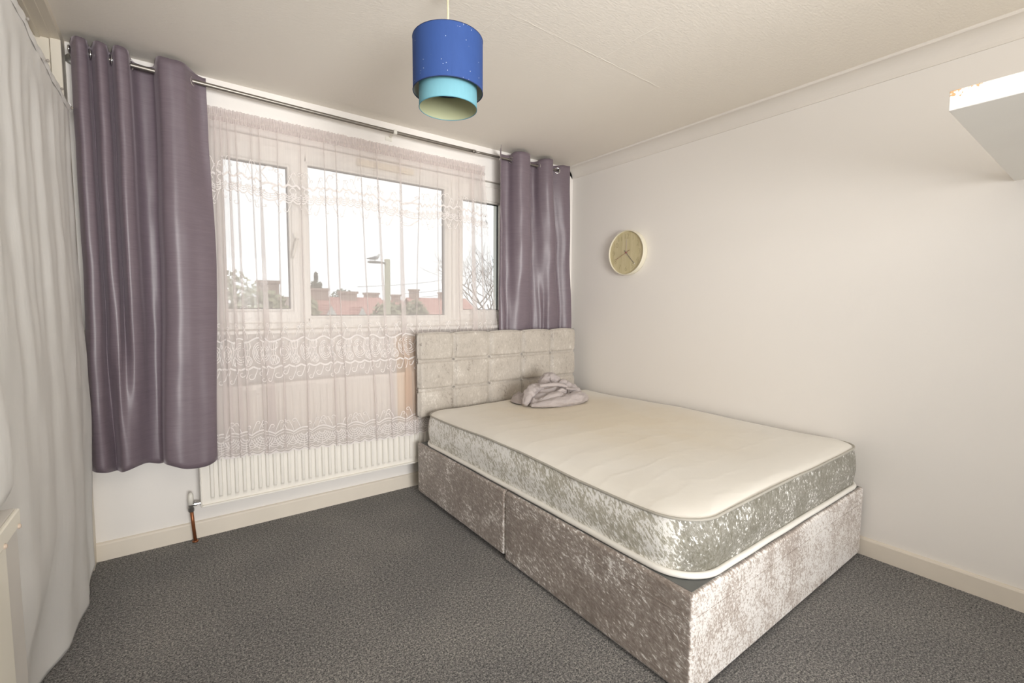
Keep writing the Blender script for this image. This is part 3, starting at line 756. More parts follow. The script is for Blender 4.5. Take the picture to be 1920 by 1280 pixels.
# mattress
mr = root('mattress', (-.75, -1.16, .351), 'cream-topped mattress with silver crushed velvet sides on the divan base', 'mattress')
MX0, MX1, MY0, MY1 = -1.480, -.018, -.212, -2.108
def rrect(inset, n=44, R=.15, Rs=.045):
    """rounded outline, anticlockwise from the foot-left corner"""
    x0, x1, y0, y1 = MX0+inset, MX1-inset, MY1+inset, MY0-inset; pts = []
    def corner(cx, cy, r, a0):
        for i in range(13): a = a0+PI/2*i/12; pts.append((cx+r*math.cos(a), cy+r*math.sin(a)))
    def edge(a, b):
        for i in range(1, n): pts.append((lerp(a[0], b[0], i/n), lerp(a[1], b[1], i/n)))
    r1 = max(.02, R-inset*.6); r2 = max(.012, Rs-inset*.6)
    corner(x0+r1, y0+r1, r1, PI); edge(pts[-1], (x1-r1, y0)); corner(x1-r1*.75, y0+r1*.75, r1*.75, 1.5*PI); edge(pts[-1], (x1, y1-r2)); corner(x1-r2, y1-r2, r2, 0); edge(pts[-1], (x0+r1*.8, y1)); corner(x0+r1*.8, y1-r1*.8, r1*.8, PI/2); edge(pts[-1], (x0, y0+r1)); return pts
NP = len(rrect(0))
def sag(x, y, top):
    """the mattress gives a little in waves along its edge"""
    return .0065*math.sin(y*5.2+1.0)+.004*math.sin(x*6+y*2.3)+(.004*noise.noise((x*4, y*4, 2)) if top else 0)
def mring(inset, z, bulge=0, top=0):
    out = []
    for (x, y) in rrect(inset-bulge):
        out.append((x+.004*noise.noise((x*5, y*5, z*4)), y+.004*noise.noise((x*5+9, y*5, z*4)), z+sag(x, y, top)*top))
    return out
MB, MT = .353, .545
side = []
for q in (0, .06, .14, .25, .38, .5, .62, .75, .86, .94, 1):
    side.append(mring(.006, lerp(MB+.016, MT, q), .012*math.sin(PI*q), q))
vs = [p for r_ in side for p in r_]; fs = []
for j in range(len(side)-1):
    for i in range(NP): fs.append((j*NP+i, j*NP+(i+1) % NP, (j+1)*NP+(i+1) % NP, (j+1)*NP+i))
mk('border', vs, fs, border_velvet, mr, smooth=True)
rings = [(.006, 0), (.016, .007), (.035, .016), (.07, .023), (.12, .028), (.2, .031), (.3, .033), (.42, .034), (.55, .034), (.66, .034), (.70, .034)]
vs = []; fs = []
for (ins, dz) in rings:
    for (x, y) in rrect(ins):
        vs.append((x, y, MT+sag(x, y, 1)*(1 if ins < .05 else .7)+dz+.003*noise.noise((x*7, y*7, 5))*min(1, ins*8)))
for j in range(len(rings)-1):
    for i in range(NP): fs.append((j*NP+i, j*NP+(i+1) % NP, (j+1)*NP+(i+1) % NP, (j+1)*NP+i))
fs.append(tuple(range((len(rings)-1)*NP, len(rings)*NP)))
mk('quilted_top', vs, fs, mat_top_m, mr, smooth=True)
def piping(name, z, ins, rad, mat, top):
    g = G(); pts = mring(ins, z, 0, top); pts = [pts[i] for i in range(0, NP)]
    V = []; F = []; n = len(pts)
    for i, p in enumerate(pts):
        a, b = Vector(pts[i-1]), Vector(pts[(i+1) % n]); d = (b-a).normalized(); nrm = Vector((d.y, -d.x, 0))
        for k in range(8): t = 2*PI*k/8; V.append(Vector(p)+nrm*rad*math.cos(t)+Vector((0, 0, 1))*rad*math.sin(t))
    for i in range(n):
        for k in range(8): F.append((i*8+k, i*8+(k+1) % 8, ((i+1) % n)*8+(k+1) % 8, ((i+1) % n)*8+k))
    mk(name, V, F, mat, mr, smooth=True)
piping('bottom_piping', MB+.011, .000, .0115, piping_m, 0)
piping('top_piping', MT+.001, .004, .0052, grey_piping_m, 1)
vs = mring(.012, MB, 0, 0); mk('underside', vs, [tuple(range(NP-1, -1, -1))], platform_m, mr)

# headboard: 5 x 3 tufted pads
hr = root('headboard', (-.82, -.16, .50), 'beige crushed velvet headboard with fifteen padded squares below the window', 'headboard')
HX = [-1.497, -1.238, -.952, -.662, -.380, -.122]; HZ = [.503, .684, .872, 1.052]; HY0, HY1 = -.128, -.194
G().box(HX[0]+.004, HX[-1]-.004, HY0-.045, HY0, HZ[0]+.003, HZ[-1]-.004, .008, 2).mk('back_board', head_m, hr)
# head struts bolted to the base
for x in (-1.18, -.42): G().box(x-.03, x+.03, HY0-.030, HY0-.008, .06, .62, .003, 1).mk('strut', black_m, hr)
def pad(x0, x1, z0, z1, el, er, eb, et):
    N = 22
    def fn(u, v):
        ax = 2*u-1; az = 2*v-1
        def prof(a, lo, hi):
            # outer edges of the board roll over further than the stitched joints
            e_ = abs(a)
            return (1-e_**14)
        d = min(1, prof(ax, 0, 0)*1.15)**.5*min(1, prof(az, 0, 0)*1.15)**.55*(.84+.16*(1-ax*ax)**.5*(1-az*az)**.5)
        x = lerp(x0, x1, u); z = lerp(z0, z1, v)
        pin = math.exp(-((1-abs(ax))**2+(1-abs(az))**2)/.05)
        wr = .0022*noise.noise((x*14, z*14, 3))*d+ .003*pin*noise.noise((x*60, z*60, 1))
        # puffed outline at the free edges
        x -= ax*abs(ax)*.006*az**6*(0 if (ax < 0 and el) or (ax > 0 and er) else 1); z -= az*abs(az)*.005*ax**6*(0 if az > 0 and et else 1)
        if et and v > .5: z += .006*(1-ax*ax)*(v-.5)*2
        if er and u > .5: x += .005*(1-az*az)*(u-.5)*2
        if el and u < .5: x -= .002*(1-az*az)*(.5-u)*2
        return (x, HY1+.032-.035*d-wr+.010*pin*(1-d), z)
    g = G().grid(fn, N, N)
    # skirt back to the board
    n = N+1; ring = [i for i in range(n)]+[j*n+N for j in range(1, n)]+[N*n+i for i in range(N-1, -1, -1)]+[j*n for j in range(N-1, 0, -1)]
    b = len(g.v)
    for i in ring: x, y, z = g.v[i]; g.v.append((x, HY0-.04, z))
    m_ = len(ring)
    for i in range(m_): g.f.append((ring[(i+1) % m_], ring[i], b+i, b+(i+1) % m_)); g.m.append(0)
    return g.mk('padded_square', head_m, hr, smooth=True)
for i in range(5):
    for j in range(3): pad(HX[i]+.0012, HX[i+1]-.0012, HZ[j]+.0010, HZ[j+1]-.0010, i == 0, i == 4, j == 0, j == 2)
for i in range(1, 5):
    for j in range(1, 3):
        g = G().lathe([(0, -.013), (.005, -.012), (.009, -.007), (.010, 0), (0, .002)], (HX[i], HY1+.020, HZ[j]), 'y', 8); g.mk('button', chrome_m, hr, label='small shiny tufting button')

# crumpled bed sheet
cx, cy, zb = -.66, -.50, .579
cr = root('crumpled_sheet', (cx, cy, zb), 'crumpled grey mauve bed sheet bundled on the mattress by the headboard', 'bed sheet')
def heap(u, v):
    a = 2*PI*u; r = max(.001, v)
    irr = 1+.10*math.sin(3*a+.6)+.06*math.sin(5*a+2)+.03*math.sin(9*a)
    X = .265*r*irr*math.cos(a); Y = .195*r*irr*math.sin(a)
    wx = X+.05*noise.noise((X*7, Y*7, 1)); wy = Y+.05*noise.noise((X*7, Y*7, 8))
    h = .045*(1-r**3)+.060*math.exp(-((X-.03)**2/.010+(Y-.03)**2/.008))
    f1 = 1-abs(noise.noise((wx*11, wy*14, 4)))*2.4; f2 = 1-abs(noise.noise((wx*23+3, wy*26, 7)))*2.2
    h += min(1, (1-r)*7)*(.030*f1+.012*f2)
    h = max(h, .003)
    if r > .985: h = .001
    return (cx+X, cy+Y, zb+h+.012*(1-smooth01(abs(r-.93)/.06)))
G().grid(heap, 120, 44).mk('bundle', cloth_m, cr, smooth=True)
def roll(pts, rad, flat=.7, wr=.16, sd=0, seg=26, open_end=True):
    """a rumpled roll of the cloth: tapered, flattened, with creases along it"""
    C_ = catmull([(cx+x, cy+y, zb+z) for x, y, z in pts], 12); n = len(C_); V = []; F = []; pv = None
    R_ = catmull([(q, 0, 0) for q in rad], 12)
    for i, p in enumerate(C_):
        d = (C_[min(i+1, n-1)]-C_[max(i-1, 0)]).normalized()
        sdv = d.cross(Vector((0, 0, 1)))
        if sdv.length < .15: sdv = pv or Vector((0, -1, 0))
        sdv.normalize()
        if pv and sdv.dot(pv) < 0: sdv = -sdv
        pv = sdv; up = sdv.cross(d).normalized(); r = R_[i].x
        for k in range(seg):
            t = 2*PI*k/seg
            f = 1+wr*(1.2-abs(noise.noise((math.cos(t)*1.7+sd, math.sin(t)*1.7, i*.16+sd)))*4.0)+wr*.5*noise.noise((math.cos(t)*4, math.sin(t)*4, i*.3+sd))
            V.append(p+(sdv*math.cos(t)+up*math.sin(t)*flat)*r*f)
    for i in range(n-1):
        for k in range(seg): F.append((i*seg+k, i*seg+(k+1) % seg, (i+1)*seg+(k+1) % seg, (i+1)*seg+k))
    F += [tuple(range(seg-1, -1, -1)), tuple(range((n-1)*seg, n*seg))]
    V = [Vector((v.x, v.y, max(v.z, zb+.001))) for v in V]
    mk('fold', V, F, cloth_m, cr, smooth=True)
roll([(-.25, -.10, .012), (-.15, -.15, .022), (-.02, -.175, .030), (.09, -.17, .034), (.17, -.13, .024), (.20, -.08, .012)], [.012, .034, .048, .052, .044, .014], .72, .14, 1)
roll([(-.27, -.06, .014), (-.22, -.03, .050), (-.17, .0, .085), (-.10, .02, .095), (-.03, .0, .085)], [.018, .034, .040, .036, .018], .8, .16, 4)
roll([(-.07, .03, .06), (-.035, .035, .125), (.01, .03, .155), (.05, .0, .135), (.065, -.04, .09)], [.022, .036, .040, .038, .020], .8, .15, 7)
roll([(.05, .02, .09), (.10, -.01, .105), (.14, -.06, .075), (.145, -.11, .040), (.14, -.15, .015)], [.022, .040, .048, .044, .018], .8, .13, 9)
roll([(.10, .06, .03), (.18, .02, .045), (.24, -.03, .028), (.27, -.07, .010)], [.03, .046, .040, .010], .62, .12, 12)
roll([(-.18, -.10, .030), (-.11, -.12, .056), (-.03, -.125, .062), (.03, -.115, .045)], [.012, .026, .026, .010], .8, .14, 15)
roll([(.035, -.05, .125), (.06, -.065, .135), (.085, -.05, .125), (.08, -.02, .12), (.05, -.02, .13)], [.010, .018, .020, .018, .008], .8, .2, 18)
roll([(-.03, -.10, .075), (.0, -.115, .088), (.03, -.105, .070), (.02, -.09, .05)], [.008, .016, .018, .008], .9, .2, 21)
def ribbon(pts, wid, sd, tilt=.3):
    C_ = catmull([(cx+x, cy+y, zb+z) for x, y, z in pts], 10); n = len(C_); V = []; F = []; K = 7
    for i, p in enumerate(C_):
        t = i/(n-1); w = wid*(.75+.25*math.sin(PI*t)); dn = Vector((0, -tilt, -1)).normalized(); o_ = Vector((0, -1, 0))
        for k in range(K):
            q = k/(K-1); V.append(p+dn*(w*q)+o_*(.010*math.sin(q*PI)+.003*noise.noise((i*.4, q*2, sd))))
    for i in range(n-1):
        for k in range(K-1): F.append((i*K+k, i*K+k+1, (i+1)*K+k+1, (i+1)*K+k))
    o = mk('hem_band', V, F, cloth_m, cr, smooth=True); m = o.modifiers.new('t', 'SOLIDIFY'); m.thickness = .003
ribbon([(-.15, -.06, .135), (-.10, -.085, .142), (-.03, -.10, .142), (.03, -.105, .128), (.055, -.11, .110)], .028, 1)
ribbon([(.03, -.12, .105), (.08, -.13, .100), (.125, -.12, .094)], .020, 5, .9)

# ------------------------------------------------------------------ pendant lamp
lx, ly, lz = -1.902, -1.334, 1.996
pr_ = root('pendant_lamp', (lx, ly, H), 'two-tier blue drum pendant lamp hanging from the ceiling', 'pendant lamp')
R1, h1, R2, z2, h2 = .1255, .180, .1045, 1.940, .085
g = G().lathe([(R1, 0), (R1, h1)], (lx, ly, lz), seg=96); g.mk('outer_shade', blue_m, pr_, smooth=True)
g = G().lathe([(R1-.0012, h1), (R1-.0012, 0)], (lx, ly, lz), seg=96); o = g.mk('outer_lining', greylining_m, pr_, smooth=True)
g = G(); g.torus((lx, ly, lz), (0, 0, 1), R1-.0004, .0016, 96, 8); g.mk('outer_trim', navy_m, pr_, smooth=True); g = G(); g.torus((lx, ly, lz+h1), (0, 0, 1), R1-.0004, .0013, 96, 8); g.mk('outer_trim', navy_m, pr_, smooth=True)
g = G().box(lx-.0, lx+.001, 0, .001, 0, .001)
a = math.atan2(-2.869-ly, -2.74-lx)+.10
vs = []
for z in (lz+.003, lz+h1-.003):
    for da in (-.045, .0, .0): vs.append((lx+(R1+.0008)*math.cos(a+da), ly+(R1+.0008)*math.sin(a+da), z))
vs2 = []
for z in (lz+.003, lz+h1-.003):
    for q in range(7): vs2.append((lx+(R1+.0007)*math.cos(a+.08*q/6), ly+(R1+.0007)*math.sin(a+.08*q/6), z))
mk('shade_seam', vs2, [(q, q+1, 8+q, 7+q) for q in range(6)], blue_m, pr_)
g = G().lathe([(R2, 0), (R2, h2)], (lx, ly, z2), seg=96); g.mk('inner_shade', aqua_m, pr_, smooth=True)
g = G().lathe([(R2-.0012, h2), (R2-.0012, 0)], (lx, ly, z2), seg=96); g.mk('inner_lining', lining_m, pr_, smooth=True)
g = G(); g.torus((lx, ly, z2), (0, 0, 1), R2-.0004, .0014, 96, 8); g.mk('inner_trim', teal_m, pr_, smooth=True)
g = G(); g.torus((lx, ly, z2+h2), (0, 0, 1), R2-.002, .0022, 64, 8); g.mk('inner_ring', navy_m, pr_); g = G().torus((lx, ly, lz+h1-.02), (0, 0, 1), .022, .002, 24, 8)
for k_ in range(3):
    t = 2*PI*k_/3+.5; g.tube([(lx+.022*math.cos(t), ly+.022*math.sin(t), lz+h1-.02), (lx+R1*math.cos(t), ly+R1*math.sin(t), lz+h1-.004)], .0017, 6); g.tube([(lx+.03*math.cos(t), ly+.03*math.sin(t), lz+h1-.019), (lx+(R2-.002)*math.cos(t), ly+(R2-.002)*math.sin(t), z2+h2)], .0015, 6)
g.mk('wire_frame', navy_m, pr_)
g = G().tube([(lx, ly, H-.02), (lx+.001, ly, 2.27), (lx-.001, ly, lz+h1)], .0034, 10); g.mk('flex', flex_m, pr_, smooth=True)
g = G().lathe([(0, -.030), (.012, -.030), (.030, -.016), (.045, -.004), (.046, 0), (0, 0)], (lx, ly, H), seg=32); g.mk('ceiling_rose', white_plastic_m, pr_, smooth=True)
g = G().lathe([(0, .03), (.012, .03), (.016, 0), (.020, -.025), (.018, -.045), (0, -.045)], (lx, ly, lz+h1-.02), seg=24); g.mk('lamp_holder', white_plastic_m, pr_, smooth=True)

# ------------------------------------------------------------------ wall clock
ky, kz = -.612, 1.626
kr = root('wall_clock', (0, ky, kz), 'round pale wooden wall clock with cream rim on the right wall', 'clock')
g = G().lathe([(0, 0), (.163, 0), (.1635, -.006), (.1635, -.040), (.1615, -.0435), (.157, -.0435), (.1555, -.041), (.1555, -.030)], (0, ky, kz), 'x', 96); g.mk('rim', clock_rim_m, kr, smooth=True)
n_ = 72; FX = -.031
vs = [(FX, ky, kz)]+[(FX, ky+.156*math.cos(2*PI*i/n_), kz+.156*math.sin(2*PI*i/n_)) for i in range(n_)]
mk('dial', vs, [(0, 1+i, 1+(i+1) % n_) for i in range(n_)], clock_face_m, kr)
def hand(name, ang, ln, tail, w, mat, dx):
    """ang clockwise from twelve, as seen from the room (room sees +y to the left)"""
    d = Vector((0, -math.sin(ang), math.cos(ang))); s_ = Vector((0, math.cos(ang), math.sin(ang))); c_ = Vector((FX-dx, ky, kz)); t = Vector((.0008, 0, 0))
    q = [c_-d*tail+s_*w, c_-d*tail-s_*w, c_+d*ln-s_*w*.6, c_+d*ln+s_*w*.6]
    mk(name, [p-t for p in q]+[p+t for p in q], [(0, 1, 2, 3), (7, 6, 5, 4), (0, 4, 5, 1), (1, 5, 6, 2), (2, 6, 7, 3), (3, 7, 4, 0)], mat, kr)
hand('hour_hand', 0.02, .100, .022, .0028, plain('pale hand', (.62, .54, .46), .4), .002)
hand('minute_hand', math.radians(137), .112, .024, .0021, plain('grey hand', (.20, .19, .18), .4), .004)
hand('hand_tip', math.radians(137), .122, -.112, .0026, plain('bright tip', (.85, .83, .78), .4), .0041)
hand('second_hand', math.radians(244), .105, .040, .0009, plain('red hand', (.33, .12, .10), .4), .006)
G().lathe([(0, 0), (.006, 0), (.006, -.008), (0, -.0085)], (FX, ky, kz), 'x', 16).mk('hub', plain('hub', (.28, .12, .11), .4), kr)
for nnum in range(1, 13):
    ang = 2*PI*nnum/12; rad = .118
    for ci, ch in enumerate(str(nnum)):
        fc = bpy.data.curves.new('t', 'FONT'); fc.body = ch; fc.size = .052; fc.align_x = 'CENTER'; fc.align_y = 'CENTER'; fc.extrude = .0004; fc.resolution_u = 3; fc.offset = -.0010
        fo = bpy.data.objects.new('t', fc); me = bpy.data.meshes.new_from_object(fo)
        ox = (ci-(len(str(nnum))-1)/2)*.026
        V = [(FX-.0008-v.co.z, ky-rad*math.sin(ang)-v.co.x-ox, kz+rad*math.cos(ang)+v.co.y) for v in me.vertices]
        mk('digit', V, [tuple(p.vertices) for p in me.polygons], digit_m, kr)
        bpy.data.objects.remove(fo); bpy.data.curves.remove(fc); bpy.data.meshes.remove(me)

# ------------------------------------------------------------------ deep white shelf at the right
s_ = root('shelf', (-1.09, -2.545, 1.738), 'thick white painted shelf board with a chipped corner, high on the right wall', 'shelf')
g = G().box(-1.09, 0, -4.0, -2.545, 1.738, 1.742+.046, .0015, 1); g.mk('board', shelf_m, s_)
g = G().box(-.04, 0, -4.0, -2.56, 1.700, 1.738); g.v = g.v; 
g = G().box(-.012, 0, -4.0, -2.60, 1.730, 1.738); g.mk('batten', panel_m, s_)

# ------------------------------------------------------------------ hanging white sheet and rail
PINS = [-.195, -.409, -.658, -.922, -1.20, -1.49, -1.79, -2.10, -2.42, -2.70]
RZ = lambda y: 2.036+.012*smooth01((-.6-y)/.6)
def sheet(u, v):
    y = lerp(-.193, -2.72, u**1.15); z = v
    # scalloped top edge between the pins
    for a, b in zip(PINS, PINS[1:]):
        if b <= y <= a: break
    q = (y-a)/(b-a); sg = .010*math.sin(PI*q)
    zt = RZ(y)+.012-sg
    # hem lies on the carpet, its corner rounded up a little
    hem = .008+.05*math.exp(-((y+.193)/.06)**2)
    z = lerp(hem, zt, v)
    f = 1-v
    x = -3.062
    x += f*(.007*math.sin(y*11+2.6*f*f+.6)+.006*math.sin(y*23-3.2*f+2.0))
    x += (.0025*math.sin(y*33+z*1.2)+.0018*math.sin(y*57-z*2))*smooth01((z-.5)/1.0)*(1-smooth01((z-1.85)/.15))
    x += .009*noise.noise((y*3.5, z*1.7, 2.2))*min(1, f*3+.1)+.003*noise.noise((y*13, z*6, 4))
    x += .008-.010*smooth01(f*6)+.016*math.sin(PI*min(1, f*1.0))
    # drifts back towards the recess nearer the camera, at floor level
    x -= .075*smooth01((-.45-y)/.55)*smooth01((.55-z)/.5)
    x -= .012*smooth01((y+.34)/.10)*smooth01((.6-z)/.4)
    # hangs out over the top of the upright board
    b_ = smooth01((z-.862)/.012)*smooth01((1.55-z)/.6)*smooth01((-1.50-y)/.16)
    x += .055*b_
    y += .035*f**3*0
    # rolled-under far lower corner
    k_ = math.exp(-((y+.193)/.05)**2)*smooth01((.30-z)/.28); x -= .0*k_
    return (x, y, z)
sh = G().grid(sheet, 220, 130).mk('hanging_sheet', sheet_m, None, smooth=True, label='white cotton sheet pinned up as a curtain across the left recess', cat='sheet', origin=(-3.06, -.2, 2.04))
m = sh.modifiers.new('t', 'SOLIDIFY'); m.thickness = .0018
def strip(u, v):
    y = lerp(-.185, -2.72, u)
    for a, b in zip(PINS, PINS[1:]):
        if b <= y <= a: break
    q = (y-a)/(b-a); sg = .010*math.sin(PI*q)
    z = RZ(y)+.014-sg-.030*v
    return (-3.050+.004*math.sin(v*PI)+.001*math.sin(y*60), y, z)
G().grid(strip, 120, 4).mk('folded_hem', sheet_m, sh, smooth=True)
for y in PINS[:-1]:
    g = G().lathe([(0, .010), (.004, .010), (.0055, .006), (.003, .003), (.002, 0), (.001, -.012)], (-3.048, y, RZ(y)-.004), 'x', 12); g.mk('pin', plain('pin', (.30, .27, .24), .4) if y == PINS[0] else bpy.data.materials['pin'], sh)
# end tie on the post
g = G().tube([(-3.055, -.19, 2.045), (-3.055, -.15, 2.058), (-3.06, -.101, 2.060)], [.010, .008, .007], 10); g.mk('tie', sheet_m, sh, smooth=True)

# upright board in front of the sheet, bottom left
dr = root('cupboard_panel', (-2.99, -2.2, 0), 'greyish white upright door panel at the lower left, sheet tucked behind', 'panel')
PZ = .855
g = G().box(-3.012, -2.982, -2.75, -1.690, 0, PZ, .002, 1); g.mk('board', panel_m, dr)
g = G().box(-2.982, -2.9785, -2.70, -1.777, .0, PZ-.035, .001, 1); g.mk('raised_door', panel_white_m, dr, label='lighter cream raised door')
g = G().box(-2.9822, -2.975, -2.75, -1.698, PZ-.030, PZ+.001, .002, 1); g.mk('top_strip', panel_white_m, dr)
for y in (-1.715, -1.80, -1.90, -2.05): G().lathe([(0, .004), (.003, .0035), (.0045, .0015), (.0045, 0), (0, 0)], (-2.9752, y, PZ-.027), 'x', 12).mk('screw_cap', plain('screw cap', (.52, .42, .34), .5) if y == -1.715 else bpy.data.materials['screw cap'], dr)

# ------------------------------------------------------------------ outside
GZ = -3.2
def leaf_mat(name, a, b):
    t = NT(name); return t.set(t.mix(t.noise(t.coord(), 2.5, 4), a, b), .8, .2)
leaf_d = leaf_mat('dark foliage', (.10, .12, .08), (.22, .24, .16)); leaf_l = leaf_mat('olive foliage', (.28, .28, .18), (.42, .41, .28))
bark_m = leaf_mat('bark', (.13, .115, .10), (.24, .21, .185))
def tile_mat(name, a, b):
    t = NT(name); w = t.node('ShaderNodeTexWave', wave_type='BANDS', bands_direction='Z'); w.inputs['Scale'].default_value = 2.2; t.ln(t.coord(), w.inputs['Vector'])
    t.bump(w.outputs['Fac'], .6, .05); return t.set(t.mix(t.math('ADD', t.math('MULTIPLY', w.outputs['Fac'], .3), t.math('MULTIPLY', t.noise(t.coord(), 1.5, 4), .7)), a, b), .8, .2)
tile_r = tile_mat('red roof tiles', (.52, .27, .23), (.66, .38, .33)); tile_b = tile_mat('brown roof tiles', (.32, .25, .22), (.44, .36, .32))
brick_m = plain('chimney brick', (.42, .32, .27), .9, .1, 0, .25, 8); render_m = plain('white render', (.75, .74, .71), .8, .2, 0, .05, 3); brickw_m = plain('house brick', (.44, .35, .30), .9, .1, 0, .2, 6)
conc_m = plain('pale painted post', (.55, .53, .40), .7, .2, 0, .06, 3); lampgrey_m = plain('lamp head grey', (.20, .20, .19), .5, .3); dglass_m = plain('dark window pane', (.10, .11, .12), .15, .5)
G().box(-60, 120, .6, 120, GZ-.3, GZ).mk('ground', plain('grass and road', (.20, .21, .15), .9, .1, 0, .3, .3), kind='structure')
def house(name, label, x0, x1, y0, dep, eave, ridge, roof_m, wm, chims=(), gables=(), wins=(), group=None):
    h = root(name, ((x0+x1)/2, y0+dep/2, GZ), label, 'house', group)
    G().box(x0, x1, y0, y0+dep, GZ, eave).mk('wall', wm, h)
    ym_ = y0+dep/2; o_ = .35
    V = [(x0-o_, y0-o_, eave-.15), (x1+o_, y0-o_, eave-.15), (x1+o_, ym_, ridge), (x0-o_, ym_, ridge), (x1+o_, y0+dep+o_, eave-.15), (x0-o_, y0+dep+o_, eave-.15)]
    V += [(a, b, c-.18) for a, b, c in V]
    F = [(0, 1, 2, 3), (3, 2, 4, 5), (6, 9, 8, 7), (9, 11, 10, 8), (0, 6, 7, 1), (4, 10, 11, 5), (1, 7, 8, 2), (2, 8, 10, 4), (0, 3, 9, 6), (3, 5, 11, 9)]
    rf = mk('roof', V, F, roof_m, h)
    for (cx_, w, top) in chims:
        g = G().box(cx_-w/2, cx_+w/2, ym_-.4, ym_+.4, ridge-.5, top-.12).box(cx_-w/2-.08, cx_+w/2+.08, ym_-.48, ym_+.48, top-.16, top); c = g.mk('chimney', brick_m, h)
    for (gx, w, top) in gables:
        yb = y0-.9
        V = [(gx-w/2, yb, GZ), (gx+w/2, yb, GZ), (gx+w/2, yb, eave-.4), (gx, yb, top-.06), (gx-w/2, yb, eave-.4), (gx-w/2, y0+.5, GZ), (gx+w/2, y0+.5, GZ), (gx+w/2, y0+.5, eave-.4), (gx, y0+.5, top-.06), (gx-w/2, y0+.5, eave-.4)]
        mk('gable', V, [(0, 1, 2, 3, 4), (1, 6, 7, 2), (0, 4, 9, 5)], render_m, h)
        V = [(gx-w/2-.12, yb+.04, eave-.55), (gx, yb+.04, top), (gx+w/2+.12, yb+.04, eave-.55), (gx+w/2+.12, ym_, eave-.55), (gx, ym_, top), (gx-w/2-.12, ym_, eave-.55)]; V += [(a, b, c-.16) for a, b, c in V]
        mk('gable_roof', V, [(0, 1, 4, 5), (1, 2, 3, 4), (0, 6, 7, 1), (1, 7, 8, 2), (6, 11, 10, 7), (7, 10, 9, 8)], roof_m, h)
    for (wx, w, z0, z1) in wins:
        wf = G().box(wx-w/2, wx+w/2, y0-.06, y0+.04, z0, z1).mk('window', render_m, h); G().box(wx-w/2+.08, wx-.04, y0-.075, y0-.05, z0+.08, z1-.08).box(wx+.04, wx+w/2-.08, y0-.075, y0-.05, z0+.08, z1-.08).mk('pane', dglass_m, wf)
    return h
house('house', 'red roofed house with white gables, left half of the middle pane', 4.35, 9.4, 28.0, 5.0, .25, 1.85, tile_r, brickw_m, [(5.25, 1.35, 2.42), (7.35, 1.05, 2.25)], [(5.30, 1.5, 1.30), (7.25, 1.3, 1.22)], [(6.3, .7, -.7, .0), (8.6, .8, -.7, .0)])
house('house', 'red roofed house further back, left of the street lamp', 10.3, 14.2, 35.0, 5.5, .3, 1.80, tile_r, render_m, [(11.6, 1.1, 2.42), (13.9, .6, 2.3)], [], [(11.3, 1.0, -.9, -.1)])
far_house = house('house', 'far red roofed house with white walls, lower right of the middle pane', 19.3, 26.5, 44.0, 6, .45, 2.25, tile_r, render_m, [(19.9, .9, 3.2), (23.6, .8, 2.95)], [], [(21.6, 1.2, -.75, .25), (23.4, 1.2, -.75, .25), (25.0, 1.0, -.75, .25)])
house('house', 'brown roofed brick house with a chimney, seen in the left pane', .3, 3.4, 24.5, 5, .1, 1.75, tile_b, brickw_m, [(1.75, 1.05, 2.65)], [], [(1.6, .7, -.9, -.2), (2.7, .6, -.9, -.2)])
def foliage(g, c, r, n, seed, s0=.10, flat=1.0):
    rg = random.Random(seed)
    for i in range(n):
        a = rg.random()*2*PI; b = math.acos(2*rg.random()-1); q = rg.random()**.35
        p = Vector((c[0]+r[0]*q*math.sin(b)*math.cos(a), c[1]+r[1]*q*math.sin(b)*math.sin(a), c[2]+r[2]*q*math.cos(b)*flat))
        u = Vector((rg.uniform(-1, 1), rg.uniform(-1, 1), rg.uniform(-1, 1))).normalized(); w = u.orthogonal().normalized(); s_ = s0*rg.uniform(.6, 1.5)
        k_ = len(g.v); g.v += [tuple(p-u*s_), tuple(p+w*s_*.6), tuple(p+u*s_), tuple(p-w*s_*.6)]; g.f.append((k_, k_+1, k_+2, k_+3)); g.m.append(0)
def leafy(name, label, x, y, top, w, mat, seed, group=None, cone=False, cat='tree'):
    t = root(name, (x, y, GZ), label, cat, group)
    G().tube([(x, y, GZ), (x+.05, y, lerp(GZ, top, .5)), (x, y, lerp(GZ, top, .9))], [.16, .1, .03], 8).mk('trunk', bark_m, t)
    g = G()
    if cone:
        for i in range(7):
            q = i/6; foliage(g, (x, y, lerp(GZ+1.5, top, q)), (w*(1.05-q), w*(1.05-q), (top-GZ)/12), 260, seed+i, .16)
    else: foliage(g, (x, y, lerp(GZ, top, .62)), (w, w*.8, (top-GZ)*.38), 1500, seed, .17); foliage(g, (x-w*.5, y, lerp(GZ, top, .45)), (w*.7, w*.6, (top-GZ)*.3), 600, seed+9, .17)
    g.mk('foliage', mat, t, kind='stuff'); return t
leafy('evergreen_tree', 'dark pointed evergreen behind the red roofs', 12.3, 60, 4.9, 3.4, leaf_d, 1, cone=True)
leafy('bushy_tree', 'rounded dark tree right of the evergreen', 18.6, 70, 3.9, 2.4, leaf_d, 5)
leafy('bushy_tree', 'olive bushy tree at the left edge of the left pane', -.75, 22.5, 2.9, 1.9, leaf_l, 11)
leafy('bushy_tree', 'low olive tree in front of the brown roofed house', .45, 17.5, 1.75, 1.0, leaf_l, 17)
leafy('bushy_tree', 'dull green bush to the right of the brown roofed house', 2.55, 20.5, 1.62, .55, leaf_l, 19)
leafy('bushy_tree', 'olive tree beside the street lamp post', 6.25, 20.5, 1.45, 1.1, leaf_l, 23)
leafy('bushy_tree', 'olive tree just right of the street lamp post', 8.5, 25.0, 1.5, 1.2, leaf_l, 27)
leafy('bushy_tree', 'olive tree left of the far white-walled house', 12.9, 31.5, 1.75, 1.25, leaf_l, 31)
leafy('hedge_bush', 'low brownish green bush under the bare tree', 9.0, 16.5, .55, 2.0, leaf_l, 37, cat='bush')
